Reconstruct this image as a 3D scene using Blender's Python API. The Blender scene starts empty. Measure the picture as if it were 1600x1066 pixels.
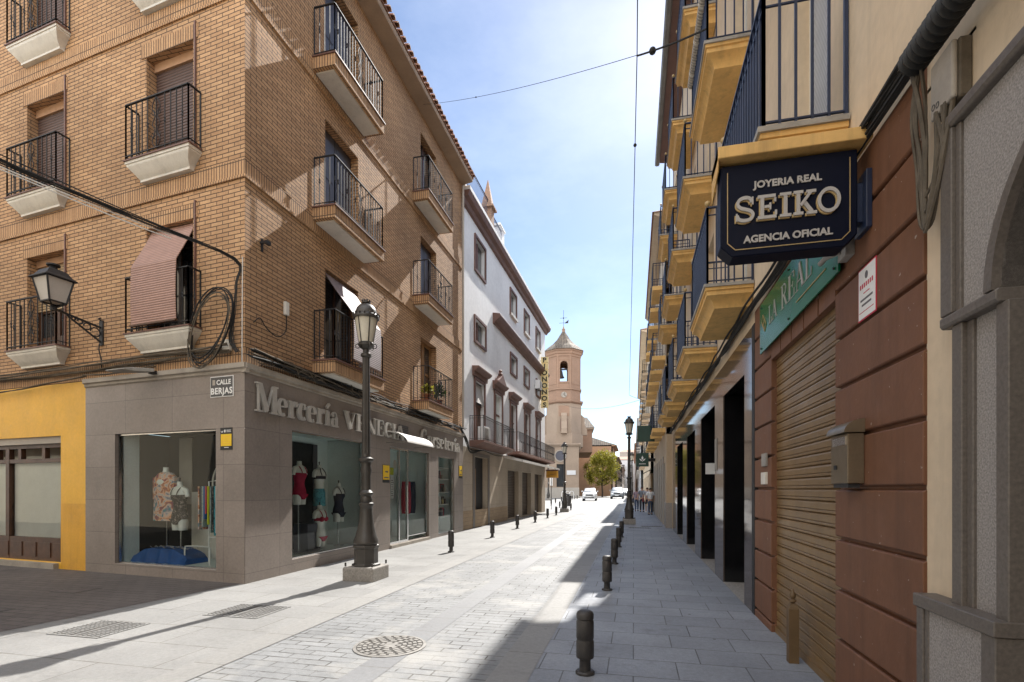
import bpy, bmesh, math, random
from mathutils import Vector, Matrix
random.seed(7)
rnd = random.uniform
scn = bpy.context.scene
COL = scn.collection
R = math.radians
PI = math.pi

# ------------------------------------------------------------------ materials
def nt(name):
    m = bpy.data.materials.new(name); m.use_nodes = True
    t = m.node_tree; t.nodes.clear()
    out = t.nodes.new('ShaderNodeOutputMaterial')
    b = t.nodes.new('ShaderNodeBsdfPrincipled')
    t.links.new(b.outputs[0], out.inputs[0])
    return m, t, b, out
def N(t, kind, **kw):
    n = t.nodes.new('ShaderNode' + kind)
    for k, v in kw.items():
        if k.startswith('i_'):
            n.inputs[k[2:].replace('_', ' ')].default_value = v
        else: setattr(n, k, v)
    return n
def coords(t, which='Object'):
    return t.nodes.new('ShaderNodeTexCoord').outputs[which]
def noise(t, vec, scale, detail=4, rough=.55):
    n = N(t, 'TexNoise', i_Scale=scale, i_Detail=detail, i_Roughness=rough)
    t.links.new(vec, n.inputs['Vector']); return n.outputs[0]
def ramp(t, fac, a, b, ca=(0,0,0,1), cb=(1,1,1,1)):
    r = t.nodes.new('ShaderNodeValToRGB')
    r.color_ramp.elements[0].position = a; r.color_ramp.elements[0].color = ca
    r.color_ramp.elements[1].position = b; r.color_ramp.elements[1].color = cb
    t.links.new(fac, r.inputs[0]); return r.outputs[0]
def mixc(t, fac, a, b, mode='MIX'):
    m = t.nodes.new('ShaderNodeMix'); m.data_type = 'RGBA'; m.blend_type = mode
    for s, v in ((0, fac), (6, a), (7, b)):
        if hasattr(v, 'links') or hasattr(v, 'is_linked'): t.links.new(v, m.inputs[s])
        else: m.inputs[s].default_value = v
    return m.outputs[2]
def c4(c, k=1): return (c[0]*k, c[1]*k, c[2]*k, 1)
def bump(t, b, h, strength=.3, dist=.01):
    n = N(t, 'Bump', i_Strength=strength, i_Distance=dist)
    t.links.new(h, n.inputs['Height']); t.links.new(n.outputs[0], b.inputs['Normal'])
def M(name, col, rough=.6, var=.18, scale=2.5, metal=0, bmp=0, bscale=60, dirt=0, spec=.5, coat=0, fine=.06, streak=0, chip=0):
    m, t, b, o = nt(name)
    v = coords(t)
    c = mixc(t, ramp(t, noise(t, v, scale), .3, .7), c4(col, 1-var), c4(col, 1+var))
    if fine: c = mixc(t, noise(t, v, scale*14), c, c4(col, 1.0), 'MIX') if False else mixc(t, ramp(t, noise(t, v, scale*16, 2), .35, .65), mixc(t, 1.0, c, c4((1-fine,)*3), 'MULTIPLY'), c)
    if dirt:
        d = ramp(t, noise(t, v, scale*.7, 8, .7), .5, .72)
        c = mixc(t, d, c, mixc(t, dirt, c, c4((.05,.045,.04))))
    if streak:
        mp_ = N(t, 'Mapping'); mp_.inputs['Scale'].default_value = (7, 7, .55); t.links.new(v, mp_.inputs[0])
        st_ = ramp(t, noise(t, mp_.outputs[0], 1.0, 6, .7), .5, .78); c = mixc(t, st_, c, mixc(t, streak, c, c4((col[0]*.3, col[1]*.3, col[2]*.32))))
        mp2 = N(t, 'Mapping'); mp2.inputs['Scale'].default_value = (5, 5, .8); mp2.inputs['Location'].default_value = (3, 1, 7); t.links.new(v, mp2.inputs[0])
        st2 = ramp(t, noise(t, mp2.outputs[0], 1.3, 5, .7), .55, .8); c = mixc(t, st2, c, mixc(t, streak*.5, c, c4((min(1,col[0]*1.5+.05), min(1,col[1]*1.5+.05), min(1,col[2]*1.5+.05)))))
    if chip:
        ch_ = ramp(t, noise(t, v, 17, 3, .6), .70, .715); c = mixc(t, ch_, c, mixc(t, chip, c, c4((.5,.45,.4))))
        ch2 = ramp(t, noise(t, v, 9, 7, .75), .69, .72); c = mixc(t, ch2, c, mixc(t, chip, c, c4((.04,.03,.03))))
    t.links.new(c, b.inputs['Base Color'])
    rr = N(t, 'MapRange'); rr.inputs['To Min'].default_value = max(.02, rough-.12*min(1, rough*2)); rr.inputs['To Max'].default_value = min(1, rough+.12)
    t.links.new(noise(t, v, scale*3), rr.inputs['Value']); t.links.new(rr.outputs[0], b.inputs['Roughness'])
    b.inputs['Metallic'].default_value = metal
    b.inputs['Specular IOR Level'].default_value = spec
    b.inputs['Coat Weight'].default_value = coat; b.inputs['Coat Roughness'].default_value = .05
    if bmp: bump(t, b, noise(t, v, bscale, 5), bmp, .01)
    return m
def mixj(t, ov, k):
    a = ramp(t, noise(t, ov, 2.6, 5, .7), .42, .58)
    m = N(t, 'Math', operation='MULTIPLY'); m.inputs[1].default_value = .85*k; t.links.new(a, m.inputs[0]); return m.outputs[0]
def brickmat(name, c1, c2, mortar, bw, rh, ms, swap=False, rough=.85, bstr=.6, var=.25, offset=.5, off=(0,0), vs=.35, rot90=False, bdist=.012, spot=0, speck=0, wear=None, jmask=0):
    m, t, b, o = nt(name)
    uv = coords(t, 'UV')
    mp = N(t, 'Mapping'); t.links.new(uv, mp.inputs[0])
    mp.inputs['Location'].default_value = (off[0], off[1], 0)
    if swap: mp.inputs['Rotation'].default_value = (0, 0, PI/2)
    br = N(t, 'TexBrick', offset=offset, squash=1.0)
    br.inputs['Scale'].default_value = 1; br.inputs['Brick Width'].default_value = bw; br.inputs['Row Height'].default_value = rh
    br.inputs['Mortar Size'].default_value = ms; br.inputs['Mortar Smooth'].default_value = .15; br.inputs['Bias'].default_value = 0
    # slight wobble so joints are not ruler straight
    wn = N(t, 'TexNoise', i_Scale=1.7, i_Detail=2); t.links.new(mp.outputs[0], wn.inputs['Vector'])
    ws = N(t, 'VectorMath', operation='SCALE'); ws.inputs['Scale'].default_value = ms*.9; t.links.new(wn.outputs['Color'], ws.inputs[0])
    wa = N(t, 'VectorMath', operation='ADD'); t.links.new(mp.outputs[0], wa.inputs[0]); t.links.new(ws.outputs[0], wa.inputs[1])
    t.links.new(wa.outputs[0], br.inputs['Vector'])
    br.inputs['Color1'].default_value = c4(c1); br.inputs['Color2'].default_value = c4(c2); br.inputs['Mortar'].default_value = c4(mortar)
    ov = coords(t)
    big = ramp(t, noise(t, ov, vs, 6, .6), .3, .7, c4((1-var,)*3), c4((1+var*.5,)*3))
    base = br.outputs[0]
    if jmask:       # joints open and close along their length, stones vary one to the next
        plain = mixc(t, noise(t, ov, 3.1, 3), c4(c1), c4(c2))
        base = mixc(t, mixj(t, ov, jmask), base, plain)
    c = mixc(t, 1.0, base, big, 'MULTIPLY')
    fine = ramp(t, noise(t, ov, 22, 5, .7), .25, .75, c4((.82,)*3), c4((1.12,)*3))
    c = mixc(t, 1.0, c, fine, 'MULTIPLY')
    if speck:
        sp = ramp(t, noise(t, ov, 160, 2, .5), .35, .65, c4((1-speck,)*3), c4((1+speck*.5,)*3))
        c = mixc(t, 1.0, c, sp, 'MULTIPLY')
    if spot:
        s = ramp(t, noise(t, ov, 1.3, 9, .72), .56, .7)
        c = mixc(t, s, c, mixc(t, spot, c, c4((.06,.055,.05))))
        for vsc, rad in ((1.6,.035),(3.1,.03)):
            vo = N(t, 'TexVoronoi', i_Scale=vsc); t.links.new(ov, vo.inputs['Vector'])
            g_ = ramp(t, vo.outputs['Distance'], rad*.75, rad, (1,1,1,1), (0,0,0,1)); c = mixc(t, g_, c, mixc(t, min(1, spot*1.7), c, c4((.05,.047,.045))))
        s2 = ramp(t, noise(t, ov, 31, 2, .5), .72, .76)
        c = mixc(t, s2, c, mixc(t, spot*.6, c, c4((.03,.028,.026))))
    if wear:
        s3 = ramp(t, noise(t, ov, .8, 7, .65), .5, .64)
        c = mixc(t, s3, c, mixc(t, .75, c, c4(wear)))
    t.links.new(c, b.inputs['Base Color']); b.inputs['Roughness'].default_value = rough; b.inputs['Specular IOR Level'].default_value = .22 if jmask else .5
    mth = N(t, 'Math', operation='MULTIPLY'); mth.inputs[1].default_value = -1; t.links.new(br.outputs[1], mth.inputs[0])
    ad = N(t, 'Math', operation='MULTIPLY_ADD'); ad.inputs[1].default_value = .35
    t.links.new(noise(t, ov, 45, 4), ad.inputs[0]); t.links.new(mth.outputs[0], ad.inputs[2])
    bump(t, b, ad.outputs[0], bstr, bdist)
    return m
def glassmat(name, tint=(.93,.98,.97), rough=.0, ior=1.27, extra=.0):
    m = bpy.data.materials.new(name); m.use_nodes = True; t = m.node_tree; t.nodes.clear()
    out = t.nodes.new('ShaderNodeOutputMaterial')
    tr = N(t, 'BsdfTransparent'); tr.inputs[0].default_value = c4(tint)
    gl = N(t, 'BsdfGlossy'); gl.inputs['Roughness'].default_value = rough; gl.inputs[0].default_value = (.95,.98,.97,1)
    fr = N(t, 'Fresnel', i_IOR=ior)
    ad = N(t, 'Math', operation='ADD'); ad.inputs[1].default_value = extra; ad.use_clamp = True
    t.links.new(fr.outputs[0], ad.inputs[0])
    mx = N(t, 'MixShader'); t.links.new(ad.outputs[0], mx.inputs[0]); t.links.new(tr.outputs[0], mx.inputs[1]); t.links.new(gl.outputs[0], mx.inputs[2])
    t.links.new(mx.outputs[0], out.inputs[0]); return m
def slatmat(name, col, pitch=.05, rough=.6, axis='Z', bstr=.8, var=.1):
    m, t, b, o = nt(name)
    v = coords(t)
    w = N(t, 'TexWave', wave_type='BANDS', bands_direction=axis, wave_profile='SIN'); w.inputs['Scale'].default_value = 2*PI/20/pitch
    t.links.new(v, w.inputs['Vector'])
    c = mixc(t, ramp(t, w.outputs[1], 0, .35), c4(col, .45), c4(col))
    c = mixc(t, 1.0, c, ramp(t, noise(t, v, 5), .3, .7, c4((1-var,)*3), c4((1+var,)*3)), 'MULTIPLY')
    t.links.new(c, b.inputs['Base Color']); b.inputs['Roughness'].default_value = rough
    bump(t, b, w.outputs[1], bstr, pitch*.3); return m
def printmat(name, cols, scale=9):
    m, t, b, o = nt(name); v = coords(t)
    n = N(t, 'TexNoise', i_Scale=scale, i_Detail=3, i_Distortion=1.2); t.links.new(v, n.inputs['Vector'])
    r = t.nodes.new('ShaderNodeValToRGB'); e = r.color_ramp.elements; r.color_ramp.interpolation = 'B_SPLINE'
    k = len(cols)
    e[0].position = .3; e[0].color = c4(cols[0]); e[1].position = .7; e[1].color = c4(cols[-1])
    for i in range(1, k-1):
        x = e.new(.3+.4*i/(k-1)); x.color = c4(cols[i])
    t.links.new(n.outputs[0], r.inputs[0]); t.links.new(r.outputs[0], b.inputs['Base Color']); b.inputs['Roughness'].default_value = .8
    return m

BRK = dict(c1=(.605,.37,.195), c2=(.475,.275,.14), mortar=(.12,.078,.05))  # mortar colour darkened to carry the shade of its recessed joints
MT = {}
MT['brick'] = brickmat('brick', BRK['c1'], BRK['c2'], BRK['mortar'], .27, .072, .008, bstr=.9, var=.30, spot=.14)
MT['soldier'] = brickmat('soldier brick', BRK['c1'], BRK['c2'], BRK['mortar'], .30, .062, .009, swap=True, offset=0, bstr=.8, var=.16)
MT['cladding'] = brickmat('stone cladding', (.27,.228,.198), (.24,.203,.177), (.13,.11,.098), 1.22, .62, .004, offset=0, rough=.5, bstr=.12, var=.2, vs=.9, off=(.3,.45), spot=.12)
MT['stonetrim'] = M('pale stone trim', (.36,.32,.27), .7, dirt=.35, bmp=.2)
MT['yellow'] = M('yellow paint', (.84,.47,.055), .6, .07, 1.2, dirt=.12, bmp=.1, streak=.12, chip=.15)
MT['white'] = M('white render', (.82,.82,.82), .8, .05, .5, dirt=.14, bmp=.15, bscale=30, streak=.14)
MT['cream'] = M('cream moulding', (.72,.69,.62), .6, .06, 2, dirt=.2, streak=.25)
MT['maroon'] = M('maroon trim', (.16,.08,.06), .6, .15, 2, dirt=.2)
MT['beige'] = M('beige render', (.68,.545,.385), .85, .08, .8, dirt=.14, bmp=.2, bscale=40, streak=.22, chip=.12)
MT['rust'] = M('brown painted render', (.172,.074,.036), .62, .10, 1.0, dirt=.22, bmp=.15, bscale=35, streak=.45, chip=.6)
MT['ochre'] = M('ochre paint', (.74,.46,.16), .7, .10, 1.3, dirt=.2, bmp=.15, streak=.5, chip=.3)
MT['slabgrey'] = M('grey slab edge', (.34,.32,.29), .8, .15, 4, dirt=.3)
MT['iron'] = M('black iron', (.018,.018,.02), .62, .3, 6, spec=.5)
MT['bluepaint'] = M('dark blue paint', (.014,.024,.06), .4, .2, 3)
MT['castiron'] = M('cast iron paint', (.058,.052,.046), .42, .2, 5, metal=.25, dirt=.25, bmp=.15)
MT['bollard'] = M('bollard paint', (.042,.038,.036), .5, .25, 9, metal=.1, dirt=.2, bmp=.35, bscale=90)
MT['granite'] = M('grey granite', (.35,.32,.295), .65, .38, 105, bmp=.12, bscale=160, fine=.25)
MT['granitedark'] = M('dark granite frame', (.135,.115,.098), .5, .2, 60, bmp=.06, bscale=150)
MT['granblock'] = M('granite block', (.27,.25,.225), .75, .25, 30, bmp=.3, dirt=.2)
MT['polished'] = brickmat('polished stone', (.085,.062,.05), (.075,.057,.047), (.03,.026,.022), 1.9, 1.15, .004, offset=0, rough=.06, bstr=.02, var=.2, vs=1.2, off=(.1,.0))
MT['polished'].node_tree.nodes['Principled BSDF'].inputs['Specular IOR Level'].default_value = .15
MT['blackstone'] = M('black polished stone', (.008,.008,.009), .08, .2, 3)
MT['blackglass'] = M('dark glass', (.006,.007,.008), .03, .1, 2, coat=.4, fine=0)
MT['shutterbrass'] = M('bronze shutter', (.265,.165,.072), .38, .16, 1.6, metal=.35, dirt=.3, streak=.3)
MT['navy'] = M('navy sign face', (.004,.006,.018), .5, .12, 2, spec=.12)
MT['gold'] = M('gold edge', (.46,.33,.15), .5, .1, 8, metal=.2)
MT['ivory'] = M('ivory lettering', (.43,.41,.39), .5, .06, 8)
MT['silver'] = M('silver lettering', (.56,.54,.5), .32, .1, 5, metal=.45)
MT['whitep'] = M('white paint', (.8,.8,.79), .45, .04, 4)
MT['mannequin'] = M('mannequin plastic', (.78,.80,.77), .35, .03, 5)
MT['green'] = M('green acrylic', (.003,.13,.055), .12, .1, 2, spec=.10, fine=0)
MT['darkgreen'] = M('dark green board', (.006,.045,.03), .35, .2, 3)
MT['steel'] = M('brushed steel', (.24,.19,.13), .36, .1, 4, metal=.75, dirt=.2)
MT['chrome'] = M('chrome', (.6,.6,.6), .2, .05, 5, metal=1)
MT['cable'] = M('black cable', (.02,.019,.018), .85, .3, 10)
MT['cablegrey'] = M('aged grey cable', (.13,.108,.082), .9, .3, 8, dirt=.4, spec=.2)
MT['rubber'] = M('black rubber', (.012,.012,.012), .6, .2, 8)
MT['slate'] = M('slate blue door', (.075,.075,.095), .45, .12, 3)
MT['wood'] = M('dark wood', (.075,.032,.016), .5, .3, 5)
MT['lightwood'] = M('light wood', (.36,.20,.085), .5, .25, 5)
MT['rollbrown'] = slatmat('brown roller slats', (.115,.068,.055), .055)
MT['rollwhite'] = slatmat('pale roller slats', (.58,.56,.53), .06)
MT['rolltan'] = slatmat('tan roller slats', (.42,.30,.17), .055)
MT['blindpink'] = slatmat('pinkish blind slats', (.40,.235,.185), .042, bstr=.5)
MT['blindlilac'] = slatmat('lilac grey blind slats', (.25,.195,.195), .042, bstr=.5)
MT['glass'] = glassmat('shop glass')
MT['winglass'] = M('window glass', (.03,.036,.042), .05, .2, 1, coat=.5, fine=0)
MT['lampglass'] = M('frosted lamp glass', (.60,.56,.46), .35, .06, 4)
MT['lampglassgrey'] = M('frosted lantern glass', (.50,.47,.43), .4, .06, 4)
MT['teal'] = M('pale teal partition', (.84,.93,.91), .6, .04, 2)
MT['tealdark'] = M('dark curtain', (.035,.035,.037), .8, .3, 5)
MT['interior'] = M('dim interior', (.014,.0135,.013), .8, .3, 1)
MT['bluecloth'] = M('blue cloth', (.015,.10,.36), .4, .2, 6)
MT['tile'] = M('clay roof tile', (.27,.13,.075), .8, .35, 6, dirt=.45, bmp=.4)
MT['tileold'] = brickmat('old tile rows', (.30,.245,.19), (.20,.165,.13), (.07,.06,.05), .22, .42, .03, swap=True, offset=.5, bstr=1, var=.35, bdist=.05)
MT['churchbrick'] = brickmat('church brick', (.38,.225,.15), (.32,.19,.125), (.28,.21,.155), .3, .075, .012, bstr=.4, var=.2, vs=.25)
MT['churchstone'] = M('church render', (.335,.255,.19), .85, .12, .35, dirt=.2)
MT['leaf'] = M('leaf', (.30,.28,.035), .55, .45, 1.1)
def translucent(m, k):
    t = m.node_tree; b = t.nodes['Principled BSDF']; o = t.nodes['Material Output']; tr = N(t, 'BsdfTranslucent'); mx = N(t, 'MixShader'); mx.inputs[0].default_value = k
    src = b.inputs['Base Color'].links[0].from_socket; t.links.new(src, tr.inputs[0]); t.links.new(b.outputs[0], mx.inputs[1]); t.links.new(tr.outputs[0], mx.inputs[2]); t.links.new(mx.outputs[0], o.inputs[0])
translucent(MT['leaf'], .5)
MT['leafdark'] = M('dark leaf', (.045,.085,.018), .55, .4, 2)
MT['bark'] = M('bark', (.075,.055,.04), .85, .3, 8, bmp=.5, bscale=25)
MT['terracotta'] = M('terracotta', (.32,.12,.06), .8, .2, 6)
MT['red'] = M('red', (.5,.03,.06), .6, .1, 6)
MT['magenta'] = M('crimson fabric', (.42,.012,.06), .7, .15, 10)
MT['navyfabric'] = M('navy fabric', (.012,.014,.035), .7, .2, 10)
MT['blackfabric'] = printmat('spotted black fabric', [(.01,.01,.01),(.015,.013,.013),(.02,.018,.018),(.5,.42,.38)], 22)
MT['printteal'] = printmat('teal print', [(.02,.10,.14),(.05,.28,.36),(.1,.42,.5),(.02,.08,.13)], 9)
MT['printmix'] = printmat('bright kaftan print', [(.02,.3,.3),(.10,.05,.16),(.75,.7,.66),(.78,.25,.03),(.05,.04,.12),(.45,.03,.04)], 6.5)
MT['printrack'] = printmat('rack print', [(.02,.2,.26),(.5,.55,.5),(.05,.12,.16)], 14)
MT['limefabric'] = M('lime fabric', (.62,.66,.02), .7, .1, 5)
MT['yellowp'] = M('yellow plate', (.85,.55,.01), .4, .05, 4)
MT['dark'] = M('dark plate', (.016,.016,.018), .6, .1, 4)
MT['greysign'] = M('grey street plate', (.06,.062,.066), .35, .1, 4)
MT['ink'] = M('grey ink', (.12,.11,.12), .6, .1, 5)
MT['creamletter'] = M('cream letter box', (.82,.66,.32), .5, .1, 4)
MT['orangesign'] = M('amber sign', (.80,.40,.05), .4, .1, 4)
MT['awning'] = M('canopy white', (.70,.68,.64), .5, .06, 3, dirt=.15)
MT['carwhite'] = M('white car paint', (.55,.56,.57), .25, .03, 2, coat=.6)
MT['carsilver'] = M('silver car paint', (.25,.27,.29), .3, .05, 2, metal=.3, coat=.6)
MT['carglass'] = M('car glass', (.05,.08,.10), .06, .2, 2, coat=.4)
MT['skin'] = M('skin', (.50,.30,.21), .6, .06, 10)
MT['ochrewall'] = M('ochre far wall', (.45,.27,.16), .85, .12, .5, dirt=.15)
MT['farwhite'] = M('pale far wall', (.66,.66,.66), .85, .06, .3, dirt=.1)
MT['fargrey'] = M('grey far wall', (.42,.38,.33), .85, .1, .4, dirt=.15)
MT['beige2'] = M('sandy render', (.54,.42,.29), .85, .1, .6, dirt=.15)
MT['grate'] = M('cast grating', (.10,.097,.092), .6, .3, 9, metal=.3)
MT['pit'] = M('dark joint', (.07,.066,.06), .9, .2, 9)
MT['rubbergrey'] = M('worn cast iron', (.25,.24,.225), .55, .25, 9, metal=.2)
# pavings
MT['setts'] = brickmat('granite setts', (0.268,0.275,0.281), (0.220,0.226,0.230), (.06,.057,.052), .34, .125, .0085, offset=.45, rough=.62, bstr=.55, var=.2, vs=1.1, spot=.3, speck=.14, wear=(.33,.325,.31), jmask=1.0)
MT['channel'] = brickmat('smooth channel stone', (.225,.23,.238), (.205,.21,.218), (.15,.145,.135), 2.0, .6, .006, offset=0, rough=.5, bstr=.2, var=.15, spot=.25, speck=.1)
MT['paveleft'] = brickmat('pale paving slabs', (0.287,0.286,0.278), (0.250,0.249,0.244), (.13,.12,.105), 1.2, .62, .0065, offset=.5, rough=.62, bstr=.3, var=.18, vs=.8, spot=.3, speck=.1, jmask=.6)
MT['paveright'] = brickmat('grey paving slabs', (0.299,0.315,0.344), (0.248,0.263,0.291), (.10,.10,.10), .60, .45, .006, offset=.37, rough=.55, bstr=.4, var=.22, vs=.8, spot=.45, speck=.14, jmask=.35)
MT['kerb'] = brickmat('kerb stone', (0.283,0.279,0.270), (0.254,0.252,0.244), (.14,.13,.115), .98, .8, .006, swap=True, offset=0, rough=.6, bstr=.3, var=.16, spot=.25, speck=.1, jmask=.5)
MT['berjas'] = brickmat('shade-darkened street pavers', (.145,.127,.118), (.115,.102,.095), (.05,.045,.042), .30, .15, .008, offset=.5, rough=.7, bstr=.5, var=.2, spot=.3, vs=.6, jmask=.6)  # small dark pavers, colour taken darker still because this street lies in shade
MT['berjaskerb'] = brickmat('warm band stone', (.23,.18,.15), (.21,.165,.135), (.09,.075,.07), .8, .5, .007, offset=0, rough=.7, bstr=.3, var=.2, spot=.2)
MT['behind'] = M('cream render', (.72,.62,.47), .85, .06, .5, dirt=.08)
MT['eavebrown'] = M('brown eaves paint', (.40,.29,.20), .7, .1, 1.5, dirt=.2)
MT['gutter'] = M('zinc gutter', (.20,.195,.19), .5, .15, 3, metal=.3, dirt=.2)
MT['earth'] = M('far ground', (.34,.32,.29), .9, .15, .2)

# ------------------------------------------------------------------ mesh helpers
class Fr:
    """vertical facade frame: u runs to the viewer's right when one faces the wall, d points out of it"""
    def __init__(s, ox, oy, nx, ny):
        l = math.hypot(nx, ny); s.o = Vector((ox, oy, 0)); s.n = Vector((nx/l, ny/l, 0)); s.u = Vector((-ny/l, nx/l, 0))
    def p(s, u, d, z): return s.o + s.u*u + s.n*d + Vector((0, 0, z))
WORLD = Fr(0, 0, 0, -1)      # u = +X, d = -Y
class MB:
    def __init__(s, F=WORLD): s.F = F; s.v = []; s.f = []; s.mi = []; s.m = 0
    def add(s, vs, fs):
        k = len(s.v); s.v += [Vector(v) for v in vs]
        for f in fs: s.f.append([i+k for i in f]); s.mi.append(s.m)
        return s
    def hexa(s, p):   # 8 points: bottom ring 0-3, top ring 4-7
        return s.add(p, [(3,2,1,0),(4,5,6,7),(0,1,5,4),(1,2,6,5),(2,3,7,6),(3,0,4,7)])
    def box(s, u0, u1, d0, d1, z0, z1):
        P = s.F.p
        return s.hexa([P(u0,d0,z0),P(u1,d0,z0),P(u1,d1,z0),P(u0,d1,z0),P(u0,d0,z1),P(u1,d0,z1),P(u1,d1,z1),P(u0,d1,z1)])
    def quad(s, a, b, c, d): return s.add([a,b,c,d], [(0,1,2,3)])
    def loft(s, rings, cap=True, closed=True):
        n = len(rings[0]); k = len(s.v)
        vs = [p for r in rings for p in r]; fs = []
        for i in range(len(rings)-1):
            for j in range(n if closed else n-1):
                a = i*n+j; b = i*n+(j+1) % n
                fs.append((a, b, b+n, a+n))
        if cap and closed:
            fs.append(tuple(range(n))[::-1]); fs.append(tuple(range((len(rings)-1)*n, len(rings)*n)))
        return s.add(vs, fs)
    def prism(s, pts, d0, d1):        # polygon in (u, z), from depth d0 to d1
        P = s.F.p
        return s.loft([[P(u,d0,z) for u,z in pts], [P(u,d1,z) for u,z in pts]])
    def profile(s, pts, u0, u1):      # polygon in (d, z), run along u
        P = s.F.p
        return s.loft([[P(u0,d,z) for d,z in pts], [P(u1,d,z) for d,z in pts]])
    def plan(s, pts, z0, z1):         # polygon in (u, d), from z0 to z1
        P = s.F.p
        return s.loft([[P(u,d,z0) for u,d in pts], [P(u,d,z1) for u,d in pts]])
    def bar(s, a, b, w, w2=None):
        a = Vector(a); b = Vector(b); t = (b-a)
        if t.length < 1e-6: return s
        t.normalize(); x = t.cross(Vector((0,0,1)))
        if x.length < .01: x = Vector((1,0,0)).cross(t); 
        if x.length < .01: x = Vector((0,1,0))
        x.normalize(); y = x.cross(t); h = w/2; g = (w2 or w)/2
        r = lambda c: [c+x*h+y*g, c-x*h+y*g, c-x*h-y*g, c+x*h-y*g]
        return s.loft([r(a), r(b)])
    def tube(s, pts, r, n=8, cap=True):
        pts = [Vector(p) for p in pts]; rings = []
        up = None
        for i, p in enumerate(pts):
            t = (pts[min(i+1, len(pts)-1)] - pts[max(i-1, 0)])
            if t.length < 1e-9: t = Vector((0,0,1))
            t.normalize()
            if up is None:
                up = Vector((0,0,1)) if abs(t.z) < .9 else Vector((1,0,0))
            x = t.cross(up); x.normalize(); y = x.cross(t); up = y
            rr = r[i] if isinstance(r, (list, tuple)) else r
            rings.append([p + x*rr*math.cos(2*PI*k/n) + y*rr*math.sin(2*PI*k/n) for k in range(n)])
        return s.loft(rings, cap)
    def lathe(s, prof, c=(0,0), n=24, sx=1, sy=1, ph=0):   # prof: (r, z)
        return s.loft([[Vector((c[0]+r*sx*math.cos(2*PI*k/n+ph), c[1]+r*sy*math.sin(2*PI*k/n+ph), z)) for k in range(n)] for r, z in prof])
    def sphere(s, c, r, n=10, m=6, sz=1):
        return s.loft([[Vector((c[0]+r*math.sin(PI*i/m)*math.cos(2*PI*k/n), c[1]+r*math.sin(PI*i/m)*math.sin(2*PI*k/n), c[2]-r*sz*math.cos(PI*i/m))) for k in range(n)] for i in range(m+1)], cap=False)
    def wall(s, u0, u1, z0, z1, holes=(), reveal=.2, d=0, depth_faces=True):
        us = sorted({u0, u1, *[h[0] for h in holes], *[h[1] for h in holes]}); zs = sorted({z0, z1, *[h[2] for h in holes], *[h[3] for h in holes]})
        us = [u for u in us if u0-1e-6 <= u <= u1+1e-6]; zs = [z for z in zs if z0-1e-6 <= z <= z1+1e-6]
        P = s.F.p
        for i in range(len(us)-1):
            for j in range(len(zs)-1):
                cu = (us[i]+us[i+1])/2; cz = (zs[j]+zs[j+1])/2
                if any(h[0] < cu < h[1] and h[2] < cz < h[3] for h in holes): continue
                s.quad(P(us[i],d,zs[j]), P(us[i+1],d,zs[j]), P(us[i+1],d,zs[j+1]), P(us[i],d,zs[j+1]))
        for (a, b, c, e) in holes:
            g = d-reveal
            s.quad(P(a,d,c),P(a,g,c),P(a,g,e),P(a,d,e)); s.quad(P(b,d,c),P(b,d,e),P(b,g,e),P(b,g,c))
            s.quad(P(a,d,e),P(a,g,e),P(b,g,e),P(b,d,e)); s.quad(P(a,d,c),P(b,d,c),P(b,g,c),P(a,g,c))
        return s
    def build(s, name, mats, parent=None, smooth=False, bevel=0, label=None, cat=None, group=None, kind=None, origin=None, recalc=True, seg=1):
        if not isinstance(mats, (list, tuple)): mats = [mats]
        o0 = Vector(origin) if origin is not None else (Vector(parent['_o']) if parent is not None else Vector((0,0,0)))
        me = bpy.data.meshes.new(name)
        me.from_pydata([v-o0 for v in s.v], [], s.f)
        for m in mats: me.materials.append(MT[m] if isinstance(m, str) else m)
        me.polygons.foreach_set('material_index', s.mi)
        if recalc:
            bm = bmesh.new(); bm.from_mesh(me); bmesh.ops.recalc_face_normals(bm, faces=bm.faces); bm.to_mesh(me); bm.free()
        uv = me.uv_layers.new(name='UVMap').data
        co = [v.co+o0 for v in me.vertices]
        for p in me.polygons:
            n = p.normal
            if abs(n.z) > .75: tx = Vector((1,0,0)); ty = Vector((0,1,0))
            else:
                tx = Vector((-n.y, n.x, 0)); tx.normalize(); ty = Vector((0,0,1)) if abs(n.z) < .3 else n.cross(tx)
            for li in p.loop_indices:
                c = co[me.loops[li].vertex_index]; uv[li].uv = (c.dot(tx), c.dot(ty))
        if smooth:
            me.polygons.foreach_set('use_smooth', [True]*len(me.polygons)); me.set_sharp_from_angle(angle=R(38))
        o = bpy.data.objects.new(name, me); COL.objects.link(o)
        if parent is not None: o.parent = parent; o['_o'] = parent['_o']
        else: o.location = o0; o['_o'] = tuple(o0)
        if bevel:
            bv = o.modifiers.new('Bevel', 'BEVEL'); bv.width = bevel; bv.segments = seg; bv.limit_method = 'ANGLE'; bv.angle_limit = R(40)
        tag(o, label, cat, group, kind); return o
def tag(o, label=None, cat=None, group=None, kind=None):
    for k, v in (('label', label), ('category', cat), ('group', group), ('kind', kind)):
        if v: o[k] = v
    return o
def thing(name, label, cat, loc=(0,0,0), group=None):
    o = bpy.data.objects.new(name, None); COL.objects.link(o); o.location = loc; o['_o'] = tuple(loc); o.empty_display_size = .2
    return tag(o, label, cat, group)
def copy_tree(src, parent=None):
    c = src.copy(); COL.objects.link(c)
    if parent is not None: c.parent = parent
    for ch in list(src.children): copy_tree(ch, c)
    return c
def dup(src, loc, label, group=None, rz=None, sc=None):
    c = copy_tree(src); c.location = loc; c['label'] = label
    if group: c['group'] = group
    if rz is not None: c.rotation_euler[2] = rz
    if sc is not None: c.scale = (sc,)*3
    return c
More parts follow.
